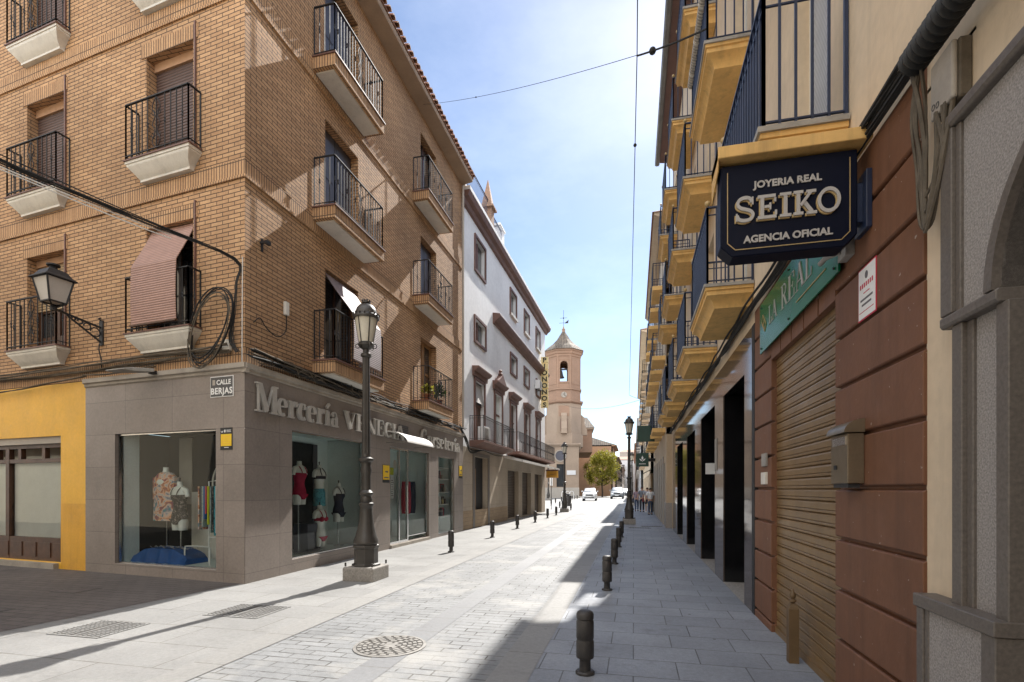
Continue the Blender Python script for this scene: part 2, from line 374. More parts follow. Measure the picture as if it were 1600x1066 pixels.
def crv(pts, n=6):     # catmull-rom
    pts = [Vector(p) for p in pts]; out = []
    for i in range(len(pts)-1):
        p0 = pts[max(i-1,0)]; p1 = pts[i]; p2 = pts[i+1]; p3 = pts[min(i+2,len(pts)-1)]
        for k in range(n):
            t = k/n; out.append(.5*((2*p1)+(p2-p0)*t+(2*p0-5*p1+4*p2-p3)*t*t+(3*p1-p0-3*p2+p3)*t**3))
    return out+[pts[-1]]

# ------------------------------------------------------------------ lettering
def text(mb, s, size, F, u, z, d, ext=.002, align='LEFT', spacing=1.0, bold=0, sx=1.0, up=None):
    cu = bpy.data.curves.new('t', 'FONT'); cu.body = s; cu.size = size; cu.extrude = ext; cu.align_x = align; cu.space_character = spacing; cu.offset = bold; cu.resolution_u = 3
    ob = bpy.data.objects.new('t', cu); COL.objects.link(ob)
    dg = bpy.context.evaluated_depsgraph_get(); me = bpy.data.meshes.new_from_object(ob.evaluated_get(dg))
    mb.add([F.p(u+v.co.x*sx, d+v.co.z+ext, z+v.co.y) for v in me.vertices], [tuple(p.vertices) for p in me.polygons])
    bpy.data.objects.remove(ob); bpy.data.curves.remove(cu); bpy.data.meshes.remove(me)
def arc(cx, cy, rx, ry, a0, a1, n=18): return [(cx+rx*math.cos(R(a0+(a1-a0)*i/n)), cy+ry*math.sin(R(a0+(a1-a0)*i/n))) for i in range(n+1)]
def blob(x, y, r): return ('blob', x, y, r)
T_, t_ = .22, .05
SC = [(.78,.76),(.7,.92),(.45,.97),(.2,.89),(.13,.72),(.25,.57),(.5,.49),(.74,.4),(.85,.25),(.74,.08),(.47,.03),(.2,.09),(.1,.26)]
def sc(s, x0=0, w=1): return [(x0+x*w, y*s) for x, y in [(p.x, p.y) for p in crv([(a,b,0) for a,b in SC], 4)]]
DID = {
 'M': (1.12, [([(.14,.05),(.14,.95)],t_), ([(.17,.97),(.52,.04)],.22), ([(.52,.03),(.88,.97)],t_), ([(.92,.05),(.92,.95)],T_), ([(.0,.025),(.29,.025)],.05), ([(.74,.025),(1.1,.025)],.05), ([(.0,.975),(.2,.975)],.05), ([(.86,.975),(1.1,.975)],.05)]),
 'e': (.64, [(arc(.3,.34,.21,.31,5,305),None), ([(.14,.37),(.5,.37)],.045)]),
 'r': (.56, [([(.17,.05),(.17,.63)],.2), ([(.02,.025),(.34,.025)],.05), ([(.02,.645),(.2,.645)],.05), (arc(.4,.42,.16,.22,170,60),None), blob(.46,.55,.09)]),
 'c': (.58, [(arc(.3,.34,.21,.31,52,308),None), blob(.42,.52,.085)]),
 'í': (.40, [([(.2,.05),(.2,.63)],.2), ([(.04,.025),(.37,.025)],.05), ([(.05,.645),(.22,.645)],.05), ([(.14,.78),(.33,.98)],.11)]),
 'a': (.64, [([(.43,.06),(.43,.45)],.19), (arc(.29,.45,.15,.2,0,150),.07), blob(.16,.5,.08), (arc(.25,.19,.15,.16,0,360),None), ([(.43,.03),(.6,.03)],.05)]),
 'o': (.64, [(arc(.31,.34,.21,.31,0,360,26),None)]),
 's': (.54, [(sc(.68,0,.55),.11), ([(.44,.5),(.44,.64)],.04), ([(.06,.04),(.06,.2)],.04)]),
 't': (.46, [([(.2,.08),(.2,.85)],.19), ([(.03,.63),(.42,.63)],.05), (arc(.31,.14,.11,.11,180,340),.07)]),
 'V': (.95, [([(.15,.97),(.5,.03)],.23), ([(.5,.03),(.8,.97)],t_), ([(.0,.975),(.36,.975)],.05), ([(.66,.975),(.95,.975)],.05)]),
 'E': (.82, [([(.2,.05),(.2,.95)],T_), ([(.02,.025),(.7,.025)],.05), ([(.02,.975),(.68,.975)],.05), ([(.31,.5),(.52,.5)],.05), ([(.52,.38),(.52,.62)],.05), ([(.67,.72),(.67,.95)],.05), ([(.7,.05),(.7,.3)],.05)]),
 'N': (1.0, [([(.14,.05),(.14,.95)],t_), ([(.16,.97),(.82,.03)],.2), ([(.84,.03),(.84,.95)],t_), ([(.0,.025),(.28,.025)],.05), ([(.7,.975),(.98,.975)],.05), ([(.0,.975),(.16,.975)],.05)]),
 'C': (.86, [(arc(.44,.5,.32,.46,48,312),None), ([(.73,.66),(.73,.97)],.045), ([(.73,.04),(.73,.24)],.045)]),
 'I': (.44, [([(.21,.05),(.21,.95)],T_), ([(.03,.025),(.39,.025)],.05), ([(.03,.975),(.39,.975)],.05)]),
 'A': (.95, [([(.14,.03),(.44,.97)],t_), ([(.45,.97),(.78,.03)],.23), ([(.24,.32),(.62,.32)],.05), ([(.0,.025),(.28,.025)],.05), ([(.6,.025),(.95,.025)],.05)]),
 ' ': (.42, [])}
SLAB = {
 'S': (1.02, [(sc(1,0,1),.17), ([(.83,.66),(.83,.98)],.09), ([(.08,.02),(.08,.34)],.09)]),
 'E': (1.04, [([(.26,.1),(.26,.9)],.2), ([(.05,.075),(.92,.075)],.15), ([(.05,.925),(.88,.925)],.15), ([(.36,.5),(.62,.5)],.13), ([(.63,.36),(.63,.64)],.1), ([(.86,.68),(.86,.85)],.12), ([(.9,.15),(.9,.34)],.12)]),
 'I': (.62, [([(.3,.1),(.3,.9)],.2), ([(.04,.07),(.56,.07)],.14), ([(.04,.93),(.56,.93)],.14)]),
 'K': (1.1, [([(.26,.1),(.26,.9)],.2), ([(.04,.07),(.48,.07)],.14), ([(.04,.93),(.48,.93)],.14), ([(.36,.38),(.82,.9)],.15), ([(.5,.55),(.88,.1)],.2), ([(.62,.93),(1.06,.93)],.14), ([(.64,.07),(1.1,.07)],.14)]),
 'O': (1.12, [(arc(.54,.5,.44,.44,0,360,30),.17)])}
def glyphs(mb, s, font, h, F, u, z, d, ext=.02, track=0.0, sx=1.0, thick=.22, thin=.055, ws=1):
    lay = 0
    for ch in s:
        adv, strokes = font[ch]
        for st in strokes:
            lay = (lay+1) % 9; d1 = d+ext+lay*.0006
            if st[0] == 'blob':
                _, x, y, r = st; mb.prism([(u+(x+r*math.cos(k*PI/5))*h*sx, z+(y+r*math.sin(k*PI/5))*h) for k in range(10)], d, d1); continue
            pts, w = st; L = []; Rr = []
            n = len(pts); loop = n > 3 and abs(pts[0][0]-pts[-1][0])+abs(pts[0][1]-pts[-1][1]) < 1e-6
            for i, (x, y) in enumerate(pts):
                a = pts[i-1] if i else (pts[-2] if loop else pts[0]); b = pts[i+1] if i < n-1 else (pts[1] if loop else pts[-1])
                dx, dy = b[0]-a[0], b[1]-a[1]; l = math.hypot(dx, dy) or 1; dx /= l; dy /= l
                hw = w*ws/2 if w else .5*math.hypot(thick*dy, thin*dx)
                L.append((x-dy*hw, y+dx*hw)); Rr.append((x+dy*hw, y-dx*hw))
            P = F.p
            for i in range(n-1):
                q = [L[i], L[i+1], Rr[i+1], Rr[i]]
                lo = [P(u+a*h*sx, d, z+b*h) for a, b in q]; hi = [P(u+a*h*sx, d1, z+b*h) for a, b in q]
                fs = [(4,5,6,7),(0,1,5,4),(2,3,7,6)]
                if not loop and i == 0: fs.append((3,0,4,7))
                if not loop and i == n-2: fs.append((1,2,6,5))
                mb.add(lo+hi, fs)
        u += (adv+track)*h*sx
    return u

# ------------------------------------------------------------------ camera, light, sky
YAW = math.atan(190/800)
cam = bpy.data.cameras.new('camera'); co = bpy.data.objects.new('camera', cam); COL.objects.link(co)
cam.lens = 18; cam.sensor_width = 36; cam.shift_y = 232/1600; cam.clip_end = 3000; cam.clip_start = .05
co.location = (0, 0, 1.6); co.rotation_euler = (PI/2, 0, YAW); scn.camera = co
SUN = Vector((.148, 1, .97)).normalized()
sl = bpy.data.lights.new('sun', 'SUN'); sl.energy = 3.9; sl.angle = R(.53); sl.color = (1, .955, .89)
so = bpy.data.objects.new('sun', sl); COL.objects.link(so); so.rotation_euler = (-SUN).to_track_quat('-Z', 'Y').to_euler(); so.location = (0, 0, 40)
w = bpy.data.worlds.new('World'); scn.world = w; w.use_nodes = True
t = w.node_tree; t.nodes.clear()
sky = N(t, 'TexSky'); sky.sky_type = 'NISHITA'; sky.sun_disc = False
sky.sun_elevation = math.asin(SUN.z); sky.sun_rotation = math.atan2(SUN.x, SUN.y)
sky.air_density = 1.0; sky.dust_density = .45; sky.ozone_density = 1.6; sky.altitude = 600
tc = coords(t, 'Generated')
mp = N(t, 'Mapping'); mp.inputs['Scale'].default_value = (1, 1, 2.2); t.links.new(tc, mp.inputs[0])
cl = ramp(t, noise(t, mp.outputs[0], 2.2, 7, .62), .47, .8)
clm = N(t, 'Math', operation='MULTIPLY'); clm.inputs[1].default_value = .10; t.links.new(cl, clm.inputs[0])
sep = N(t, 'SeparateXYZ'); t.links.new(tc, sep.inputs[0])       # unseen bright cloud added behind the camera to fill the shaded walls
fill_cloud = N(t, 'MapRange'); fill_cloud.inputs['From Min'].default_value = .15; fill_cloud.inputs['From Max'].default_value = -.25; t.links.new(sep.outputs['Y'], fill_cloud.inputs['Value'])
bk = N(t, 'Math', operation='MULTIPLY'); t.links.new(fill_cloud.outputs[0], bk.inputs[0]); t.links.new(ramp(t, noise(t, mp.outputs[0], 1.7, 6, .6), .28, .55), bk.inputs[1])
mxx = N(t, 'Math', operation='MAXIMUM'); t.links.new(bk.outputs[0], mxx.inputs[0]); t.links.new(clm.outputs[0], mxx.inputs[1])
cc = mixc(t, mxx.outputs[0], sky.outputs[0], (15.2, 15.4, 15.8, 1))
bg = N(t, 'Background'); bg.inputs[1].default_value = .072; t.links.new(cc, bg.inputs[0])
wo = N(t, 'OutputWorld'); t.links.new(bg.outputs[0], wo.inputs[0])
scn.view_settings.view_transform = 'Standard'; scn.view_settings.look = 'None'; scn.view_settings.exposure = 1.36; scn.view_settings.gamma = 1
scn.cycles.use_denoising = True
scn.cycles.max_bounces = 8; scn.cycles.diffuse_bounces = 5; scn.cycles.glossy_bounces = 4; scn.cycles.transparent_max_bounces = 12
scn.cycles.caustics_reflective = False; scn.cycles.caustics_refractive = False

# ------------------------------------------------------------------ ground
def gz(y): return 0 if y < 42 else (.25*(y-42)/18 if y < 60 else .25)
def sheet(name, mat, x0, x1, y0, y1, dz, kind='structure'):
    ys = [y0] + [y for y in (42, 60) if y0 < y < y1] + [y1]; mb = MB()
    for a, b in zip(ys, ys[1:]): mb.quad((x0,a,gz(a)+dz),(x1,a,gz(a)+dz),(x1,b,gz(b)+dz),(x0,b,gz(b)+dz))
    return mb.build(name, mat, kind=kind, recalc=False)
sheet('ground', 'earth', -900, 900, -300, 1500, -.02)
sheet('road', 'setts', -3.62, -1.2, -30, 240, 0)
sheet('road_channel', 'channel', -2.42, -2.12, -30, 240, .003)
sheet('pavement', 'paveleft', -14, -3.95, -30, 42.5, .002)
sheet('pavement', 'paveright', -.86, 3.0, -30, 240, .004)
sheet('kerb', 'kerb', -3.95, -3.62, -30, 240, .006)
sheet('kerb', 'kerb', -1.2, -.86, -30, 240, .007)
sheet('plaza', 'paveleft', -40, -3.95, 42.5, 240, .002)
MB().quad((-40,-30,.0055),(-11.6,-30,.0055),(-6.44,7.6,.0055),(-40,12,.0055)).build('side_street', 'berjas', kind='structure', recalc=False)  # dark paver edge slanted to follow the corner building's cast shadow
sheet('street_band', 'berjaskerb', -30, -10.2, 4.5, 5.25, .0095)
sheet('plaza', 'paveleft', -40, -6.7, 36.2, 42.5, .003)

# ------------------------------------------------------------------ railings
def railing(mb, path, h=1.0, sp=.115, w=.014, orn=True, low=.07):
    path = [Vector(p) for p in path]; Z = Vector((0,0,1))
    for a, b in zip(path, path[1:]):
        L = (b-a).length; e = (b-a)/L; k = max(2, round(L/sp))
        mb.bar(a+Z*h, b+Z*h, .038, .018); mb.bar(a+Z*low, b+Z*low, .022, .012)
        if h > .8 and not orn: mb.bar(a+Z*(h-.1), b+Z*(h-.1), .016, .012)
        for i in range(k+1):
            p = a+e*(L*i/k)
            if orn and L > .9 and abs(i/k-.5) < .2/L*1.0 and 0 < i < k:
                continue
            mb.bar(p+Z*.0, p+Z*h, w if 0 < i < k else w*1.4)
            if orn and i % 3 == 1:
                c = p+Z*(h*.52)
                mb.loft([[c+Vector((r*math.cos(q*PI/2), r*math.sin(q*PI/2), z)) for q in range(4)] for r, z in ((.006,-.06),(.024,-.03),(.012,0),(.024,.03),(.006,.06))])
        if orn and L > .9:
            m = (a+b)/2
            for sgn in (-1, 1):
                pts = [(.02,.07),(.10,.2),(.03,.36),(.09,.5),(.03,.64),(.10,.8),(.02,h-.04)]
                mb.tube(crv([m+e*(sgn*x)+Z*z for x, z in pts], 4), .008, 5)
                for zc in (.3, .7):
                    mb.tube([m+e*(sgn*(.075+.04*math.cos(q*PI/4)))+Z*(zc*h+.045*math.sin(q*PI/4)) for q in range(9)], .006, 4)
            mb.bar(m+Z*low, m+Z*h, .013)

# ------------------------------------------------------------------ brick corner building with the haberdashery
CX, CY = -6.43, 7.42
FL = Fr(CX, 0, 1, 0)            # street front, u = world Y
FB = Fr(CX, CY, -.108, -.994)   # side-street front, u = -(distance from the corner)
bb = thing('brick_building', 'tan brick corner building with iron balconies above grey stone shopfronts', 'building', (CX, CY, 0))
YE = 18.72; ZT = 13.35; SB = 10.5
bw_st = [(9.75,11.1,z0,z1) for z0, z1 in ((4.3,6.35),(7.45,9.55),(10.55,12.75))]
bw_st += [(14.8,16.1,z0,z1) for z0, z1 in ((4.3,6.35),(7.45,9.5),(10.55,12.7))]
bw_bj = [(-b, -a, z0, z1) for a, b in ((1.2,2.38),(4.74,5.92)) for z0, z1 in ((4.45,6.42),(7.6,9.6),(10.74,12.75))]
mb = MB(FL); mb.wall(CY, YE, 3.66, ZT, bw_st, .2); mb.F = FB; mb.wall(-SB, 0, 3.66, ZT, bw_bj, .2)
mb.build('wall', 'brick', bb, recalc=False)
mb = MB(FL)       # closed core behind the facades, roof deck and rear walls
P0 = FB.p(-SB, -.45, 0); P1 = FB.p(0, -.45, 0)
core = [(P0.x, P0.y), (CX-.6, P1.y+.1), (CX-.6, YE-.02), (P0.x, YE-.02)]
mb.loft([[Vector((x, y, z)) for x, y in core] for z in (3.72, 13.5)])
mb.build('core', 'interior', bb)
mb = MB(FL)
for z in (3.74, 6.96, 10.1):
    mb.F = FL; 
    cuts = [CY+.0]
    for (a, b, c, e) in bw_st:
        if c-.4 < z+.2 < e: cuts += [a-.25 if z > 4 else a, b+.25 if z > 4 else b]
    mb.box(CY, YE, .0, .014, z, z+.27)
    mb.F = FB; mb.box(-SB, 0.014, .0, .014, z, z+.27)
mb.build('soldier_band', 'soldier', bb)
mb = MB(FL)
for z in (6.96, 10.1):
    mb.F = FL; mb.box(CY, YE, .0, .03, z-.05, z-.004); mb.F = FB; mb.box(-SB, .03, .0, .03, z-.05, z-.004)
mb.build('string_course', 'soldier', bb)
for (a, b, c, e) in bw_bj: MB(FB).box(a-.12, b+.12, 0, .012, e+.002, e+.26).build('lintel', 'soldier', bb)
# eaves
mb = MB(FL)
prof = [(0,13.30),(.42,13.36),(.44,13.40),(.44,13.50),(0,13.50)]
mb.profile(prof, CY-.3, YE); mb.F = FB; mb.profile(prof, -SB, .3)
mb.build('eaves', 'eavebrown', bb)
mb = MB(FL); mb.F = FL
rf = [(-3.6,14.4),(.47,13.55),(.47,13.5),(-3.6,13.45)]
mb.profile(rf, CY-.5, YE+.05)
k = CY-.45
while k < YE:
    for (d0, zz, d1, z1) in ((.66,13.55,-.2,13.73),):
        ring = lambda d, z: [FL.p(k+.085*math.cos(q*PI/6), d, z+.085*math.sin(q*PI/6)) for q in range(7)]+[FL.p(k+.06*math.cos(q*PI/6), d, z+.06*math.sin(q*PI/6)) for q in range(6,-1,-1)]
        z_ = 13.55+rnd(-.008,.008)
        mb.loft([ring(.54+rnd(-.015,.015), z_), ring(-.6, z_+.25)])
    k += .225
mb.F = FB; mb.profile([(-3,14.3),(.56,13.55),(.56,13.5),(-3,13.5)], -SB, .5)
mb.build('roof', 'tile', bb)

def opening(F, hole, kind, parent, depth=.2, zs=None):
    a, b, c, e = hole; d = -depth
    mb = MB(F); fr = .05
    mb.box(a, b, d-.06, d, c, e); pane = 'slate'
    if kind == 'roll':       # brown roller shutter with its box
        o = MB(F).box(a, b, d-.04, d+.01, c, e-.16).build('window', 'rollbrown', parent)
        MB(F).box(a, b, d-.04, d+.05, e-.16, e).build('shutter_box', 'ochrewall', o)
        return o
    if kind == 'rolltan':
        o = MB(F).box(a, b, d-.04, d+.01, c+.9, e-.14).build('window', 'rolltan', parent)
        m2 = MB(F).box(a, b, d-.1, d-.05, c, c+.9); m2.build('pane', 'winglass', o)
        m3 = MB(F)
        for q in (a+.03, (a+b)/2-.05, (a+b)/2+.05, b-.03): m3.box(q-.04, q+.04, d-.05, d-.01, c, c+.95)
        m3.box(a, b, d-.05, d-.015, c, c+.35); m3.box(a, b, d-.05, d-.012, c+.86, c+.96); m3.build('frame', 'wood', o)
        MB(F).box(a, b, d-.04, d+.04, e-.14, e).build('shutter_box', 'ochrewall', o)
        return o
    if kind == 'slate':
        m2 = MB(F); mid = (a+b)/2
        m2.box(a, mid-.012, d-.05, d, c, e); m2.box(mid+.012, b, d-.05, d, c, e)
        for q0, q1 in ((a+.08, mid-.08), (mid+.08, b-.08)):
            for z0, z1 in ((c+.15, c+(e-c)*.45), (c+(e-c)*.5, e-.15)):
                m2.box(q0, q1, d, d+.012, z0, z1)
        o = m2.build('window', 'slate', parent, bevel=.006); MB(F).box(a, b, d-.09, d-.055, c, e).build('pane', 'winglass', o); return o
    if kind == 'wood':
        m2 = MB(F); mid = (a+b)/2
        for q0, q1 in ((a, mid-.006), (mid+.006, b)):
            m2.box(q0, q0+.09, d-.05, d, c, e); m2.box(q1-.09, q1, d-.05, d, c, e)
            for z0, z1 in ((c, c+.5), (e-.1, e), ((c+e)/2, (c+e)/2+.07)): m2.box(q0+.09, q1-.09, d-.05, d-.004, z0, z1)
        o = m2.build('window', 'lightwood', parent); MB(F).box(a+.05, b-.05, d-.035, d-.025, c+.4, e).build('pane', 'winglass', o); return o
    # glazed: dark frame and glass
    m2 = MB(F); m2.box(a, a+fr, d-.05, d, c, e); m2.box(b-fr, b, d-.05, d, c, e); m2.box(a+fr, b-fr, d-.05, d, e-fr, e); m2.box(a+fr, b-fr, d-.05, d, c, c+fr); m2.box((a+b)/2-.03, (a+b)/2+.03, d-.05, d-.003, c+fr, e-fr)
    o = m2.build('window', 'wood' if kind == 'glazed' else 'whitep', parent); MB(F).box(a+fr*.5, b-fr*.5, d-.04, d-.03, c, e).build('pane', 'winglass', o); return o
for i, h in enumerate(bw_st): opening(FL, h, ['glazed','slate','slate','wood','slate','glazed'][i], bb)
for i, h in enumerate(bw_bj): opening(FB, h, ['glazed','roll','roll','rolltan','roll','roll'][i], bb)
for (a, b, c, e) in bw_bj: MB(FB).box(b+.05, b+.085, .0, .03, c, e+.3).build('guide_pipe', 'maroon', bb)

for c0 in (9.3, 14.2):
    for z in (4.27, 7.42, 10.52):
        mb = MB(FL); mb.box(c0, c0+2.12, 0, .52, z-.27, z-.03)
        o = mb.build('balcony', 'soldier', bb, bevel=.004)
        MB(FL).box(c0-.02, c0+2.14, 0, .55, z-.03, z).build('slab_tiles', 'maroon', o)
        MB(FL).box(c0+.1, c0+2.02, 0.02, .43, z-.30, z-.272).build('soffit', 'cream', o)
        m2 = MB(FL); P = FL.p; railing(m2, [P(c0+.04,.02,z), P(c0+.04,.49,z), P(c0+2.08,.49,z), P(c0+2.08,.02,z)], 1.02)
        m2.build('railing', 'iron', o)
for s0 in (1.79, 5.33):
    for z in (4.42, 7.57, 10.71):
        rings = []
        for hw, D, dz in ((.80,.25,0),(.80,.25,-.045),(.78,.235,-.05),(.78,.235,-.075),(.755,.22,-.10),(.71,.19,-.15),(.67,.16,-.20),(.64,.12,-.25),(.62,.09,-.28),(.62,.09,-.32)):
            rings.append([FB.p(-s0-hw,0,z+dz),FB.p(-s0-hw,D,z+dz),FB.p(-s0+hw,D,z+dz),FB.p(-s0+hw,0,z+dz)])
        mb = MB(FB); mb.loft(rings); o = mb.build('balcony', 'cream', bb, smooth=True)
        MB(FB).box(-s0-.82, -s0+.82, 0, .27, z, z+.025).build('slab_tiles', 'maroon', o)
        m2 = MB(FB); P = FB.p; y = z+.025; railing(m2, [P(-s0-.78,.01,y), P(-s0-.78,.24,y), P(-s0+.78,.24,y), P(-s0+.78,.01,y)], 1.0, .14)
        m2.build('railing', 'iron', o)

# shopfronts
sh_b = [(-3.16, -.6, .2, 2.65)]
sh_s = [(8.59, 11.32, .25, 2.75), (12.66, 15.35, .1, 2.77), (16.17, 17.74, .08, 2.72)]
mb = MB(FB); mb.wall(-4.0, .05, 0, 3.58, sh_b, .12, d=.05); mb.F = FL; mb.wall(CY-.054, YE, 0, 3.58, sh_s, .12, d=.05)
P = FB.p; mb.quad(P(-4.0,.05,0), P(-4.0,-.1,0), P(-4.0,-.1,3.58), P(-4.0,.05,3.58)); P = FL.p
mb.quad(P(YE,.05,0), P(YE,-.1,0), P(YE,-.1,3.58), P(YE,.05,3.58))
mb.build('shopfront', 'cladding', bb, recalc=False)
mb = MB(FB); mb.profile([(0,3.58),(.055,3.58),(.075,3.6),(.075,3.64),(.11,3.66),(.11,3.74),(0,3.74)], -4.0, .10); mb.F = FL; mb.profile([(0,3.58),(.055,3.58),(.075,3.6),(.075,3.64),(.11,3.66),(.11,3.738),(0,3.738)], CY-.08, YE)
mb.build('cornice', 'stonetrim', bb)
def display(F, u0, u1, z0, z1, dep, parent, back='teal'):
    P = F.p; mb = MB(F); d0 = -.075
    mb.quad(P(u0,d0,z0-.01),P(u1,d0,z0-.01),P(u1,-dep,z0-.01),P(u0,-dep,z0-.01)); mb.quad(P(u0,d0,z1+.06),P(u1,d0,z1+.06),P(u1,-dep,z1+.06),P(u0,-dep,z1+.06))
    mb.quad(P(u0-.05,d0,z0-.01),P(u0-.05,-dep,z0-.01),P(u0-.05,-dep,z1+.06),P(u0-.05,d0,z1+.06)); mb.quad(P(u1+.05,d0,z0-.01),P(u1+.05,-dep,z0-.01),P(u1+.05,-dep,z1+.06),P(u1+.05,d0,z1+.06))
    mb.quad(P(u0-.05,-dep,z0-.01),P(u1+.05,-dep,z0-.01),P(u1+.05,-dep,z1+.06),P(u0-.05,-dep,z1+.06))
    return mb.build('display_box', back, parent, recalc=False)
def pane(F, u0, u1, z0, z1, parent, d=-.03, name='shop_window'):
    g_ = F.p; o = MB(F).quad(g_(u0,d,z0),g_(u1,d,z0),g_(u1,d,z1),g_(u0,d,z1)).build(name, 'glass', parent, recalc=False)
    m2 = MB(F); g = .025
    m2.box(u0, u1, d-.025, d+.02, z0, z0+g); m2.box(u0, u1, d-.025, d+.02, z1-g, z1); m2.box(u0, u0+g, d-.025, d+.021, z0+g, z1-g); m2.box(u1-g, u1, d-.025, d+.021, z0+g, z1-g)
    m2.build('frame', 'chrome', o); return o
for F, hs in ((FB, sh_b), (FL, sh_s)):
    for i, (a, b, c, e) in enumerate(hs):
        dep = 1.05 if F is FB else 1.0
        if F is FL and i == 2: dep = .55
        o = pane(F, a, b, c, e, bb) if not (F is FL and i == 1) else None
        box = display(F, a, b, c, e, dep, bb, 'interior' if F is FB else 'teal')
        if F is FB:      # dark back wall with pale pillar
            MB(F).box(a-.045, a-.02, -.42, -.08, c, e+.05).build('side_panel', 'teal', box); MB(F).box(a-.04, b+.04, -dep+.02, -.08, c, c+.012).build('display_floor', 'teal', box)
            MB(F).box(a+.35, a+.7, -dep+.06, -dep+.08, c+1.1, e).build('pillar', 'fargrey', box)
            MB(F).box(a+.75, b-.9, -dep+.09, -dep+.12, c+.02, c+1.35).build('board', 'cream', box)
        elif i == 0:
            MB(F).box(a+1.3, a+2.3, -dep+.02, -dep+.04, c+.02, e-.08).build('curtain', 'tealdark', box)
            MB(F).box(a+.95, a+1.4, -.62, -.28, c, c+.62).build('pedestal', 'slate', box); MB(F).box(a+2.1, a+2.27, -dep+.045, -dep+.06, c+.02, e-.1).build('curtain_panel', 'slate', box)
        elif i == 2:
            m2 = MB(F)
            for z in (.62, 1.05, 1.48, 1.95, 2.35): m2.box(a+.02, b-.02, -dep+.02, -.16, z, z+.03)
            m2.build('shelf', 'whitep', box)
            cols = ['dark','creamletter','magenta','navyfabric','whitep','fargrey','slate']
            for q, cn in enumerate(cols):
                m3 = MB(F)
                for z in (.65, 1.08, 1.51, 1.98):
                    for r_ in range(2):
                        u = a+.1+rnd(0,1.25); hh = rnd(.12,.3); ww = rnd(.08,.16)
                        dd = -dep+.1+rnd(0,.12)+q*.003; m3.box(u, u+ww, dd, dd+.1, z+.001*q+.002, z+hh)
                m3.build('shelf_goods', cn, box)
# glazed entrance
a, b, c, e = sh_s[1]
g_ = FL.p; o = MB(FL).quad(g_(a+.03,-.01,c+.05),g_(a+1.22,-.01,c+.05),g_(a+1.22,-.01,e-.05),g_(a+.03,-.01,e-.05)).build('shop_door', 'glass', bb, recalc=False)
m2 = MB(FL)
for u in (a+.03, a+.62, a+1.18): m2.box(u-.03, u+.03, -.04, .02, c, e)
m2.box(a, a+1.21, -.04, .019, c, c+.06); m2.box(a, a+1.21, -.04, .019, e-.06, e); m2.build('frame', 'chrome', o)
m2 = MB(FL); m2.tube([FL.p(a+1.02,.08,.9), FL.p(a+1.02,.08,1.7)], .014); m2.box(a+1.01,a+1.03,-.0,.08,.95,.97); m2.box(a+1.01,a+1.03,-.0,.08,1.63,1.65); m2.build('handle', 'chrome', o)
pane(FL, a+1.24, b, c+.12, e, bb)
MB(FL).box(a, b, -.08, .1, .0, .09).build('threshold', 'stonetrim', bb)
m2 = MB(FL)
m2.box(a+.16, a+.36, -.02, -.0175, 1.35, 1.95); m2.build('notice', 'whitep', o); MB(FL).box(a+.12,a+.34,-.02,-.0172,2.0,2.2).build('notice', 'limefabric', o)
m2 = MB(FL)
for k in range(8): m2.box(a+.19, a+.33-.02*(k%3), -.0175, -.0165, 1.42+.06*k, 1.44+.06*k)
m2.build('notice_print', 'ink', o)
m2 = MB(FL); m2.prism([(a+.42+.1*math.cos(k*PI/8), 2.3+.13*math.sin(k*PI/8)) for k in range(16)], -.02, -.017); m2.build('emblem', 'cream', o)
# curved entrance canopy
m2 = MB(FL)
ca = [(.05+.62*math.sin(q*PI/16), 2.86+.30*math.cos(q*PI/16)**1.2 if q < 8 else 2.86) for q in range(9)]
m2.profile(ca+[(d-.0, z-.018) for d, z in ca[::-1]], a-.25, a+1.55); m2.build('canopy', 'awning', bb, smooth=True)
for u in (a-.23, a+1.53): MB(FL).bar(FL.p(u,.05,2.84), FL.p(u,.64,2.85), .02).build('canopy_bracket', 'chrome', bb)
# raised lettering
m2 = MB(FL); u = glyphs(m2, 'M', DID, .50, FL, 7.56, 2.96, .07, .05); glyphs(m2, 'ercería', DID, .475, FL, 8.08, 2.96, .07, .05, sx=1.06); m2.build('lettering', 'silver', bb)
m2 = MB(FL); glyphs(m2, 'VENECIA', DID, .40, FL, 10.33, 2.98, .07, .05, sx=1.32); m2.build('lettering', 'silver', bb)
m2 = MB(FL); glyphs(m2, 'C', DID, .5, FL, 14.6, 2.98, .07, .05, sx=1.05); glyphs(m2, 'orsetería', DID, .475, FL, 15.1, 2.98, .07, .05, sx=1.28); m2.build('lettering', 'silver', bb)
MB(FL).box(13.2, 13.75, .05, .075, 3.02, 3.42).build('vent_grille', slatmat('vent slats', (.10,.09,.085), .05, axis='Z'), bb)
# yellow shop next door
hy = [(-8.2, -4.78, .12, 2.68)]
mb = MB(FB); mb.wall(-SB, -4.02, 0, 3.72, hy, .14, d=.03); mb.build('yellow_wall', 'yellow', bb, recalc=False)
m2 = MB(FB); m2.box(-4.775, -4.025, .0, .034, .0, 1.32); m2.build('repainted_patch', M('newer yellow paint', (.74,.38,.03), .55, .08, 2, dirt=.25, streak=.2), bb)
mb = MB(FB); mb.box(-8.2, -4.78, -.7, -.6, .1, 2.72); mb.build('shop_backing', 'fargrey', bb)
g_ = FB.p; o = MB(FB).quad(g_(-8.2,-.11,.55),g_(-4.78,-.11,.55),g_(-4.78,-.11,2.3),g_(-8.2,-.11,2.3)).build('shop_window', 'glass', bb, recalc=False)
MB(FB).box(-8.0, -4.79, -.2, -.17, .5, 2.2).build('paper_lining', 'whitep', o)
m2 = MB(FB)
for u in (-8.15, -6.72, -4.80): m2.box(u-(.06 if u < -5 else .02), u+(.06 if u < -5 else .02), -.15, -.06, .12, 2.5)
for z0, z1 in ((.12,.6),(2.16,2.24),(2.46,2.54)): m2.box(-8.2, -4.78, -.15, -.065, z0, z1)
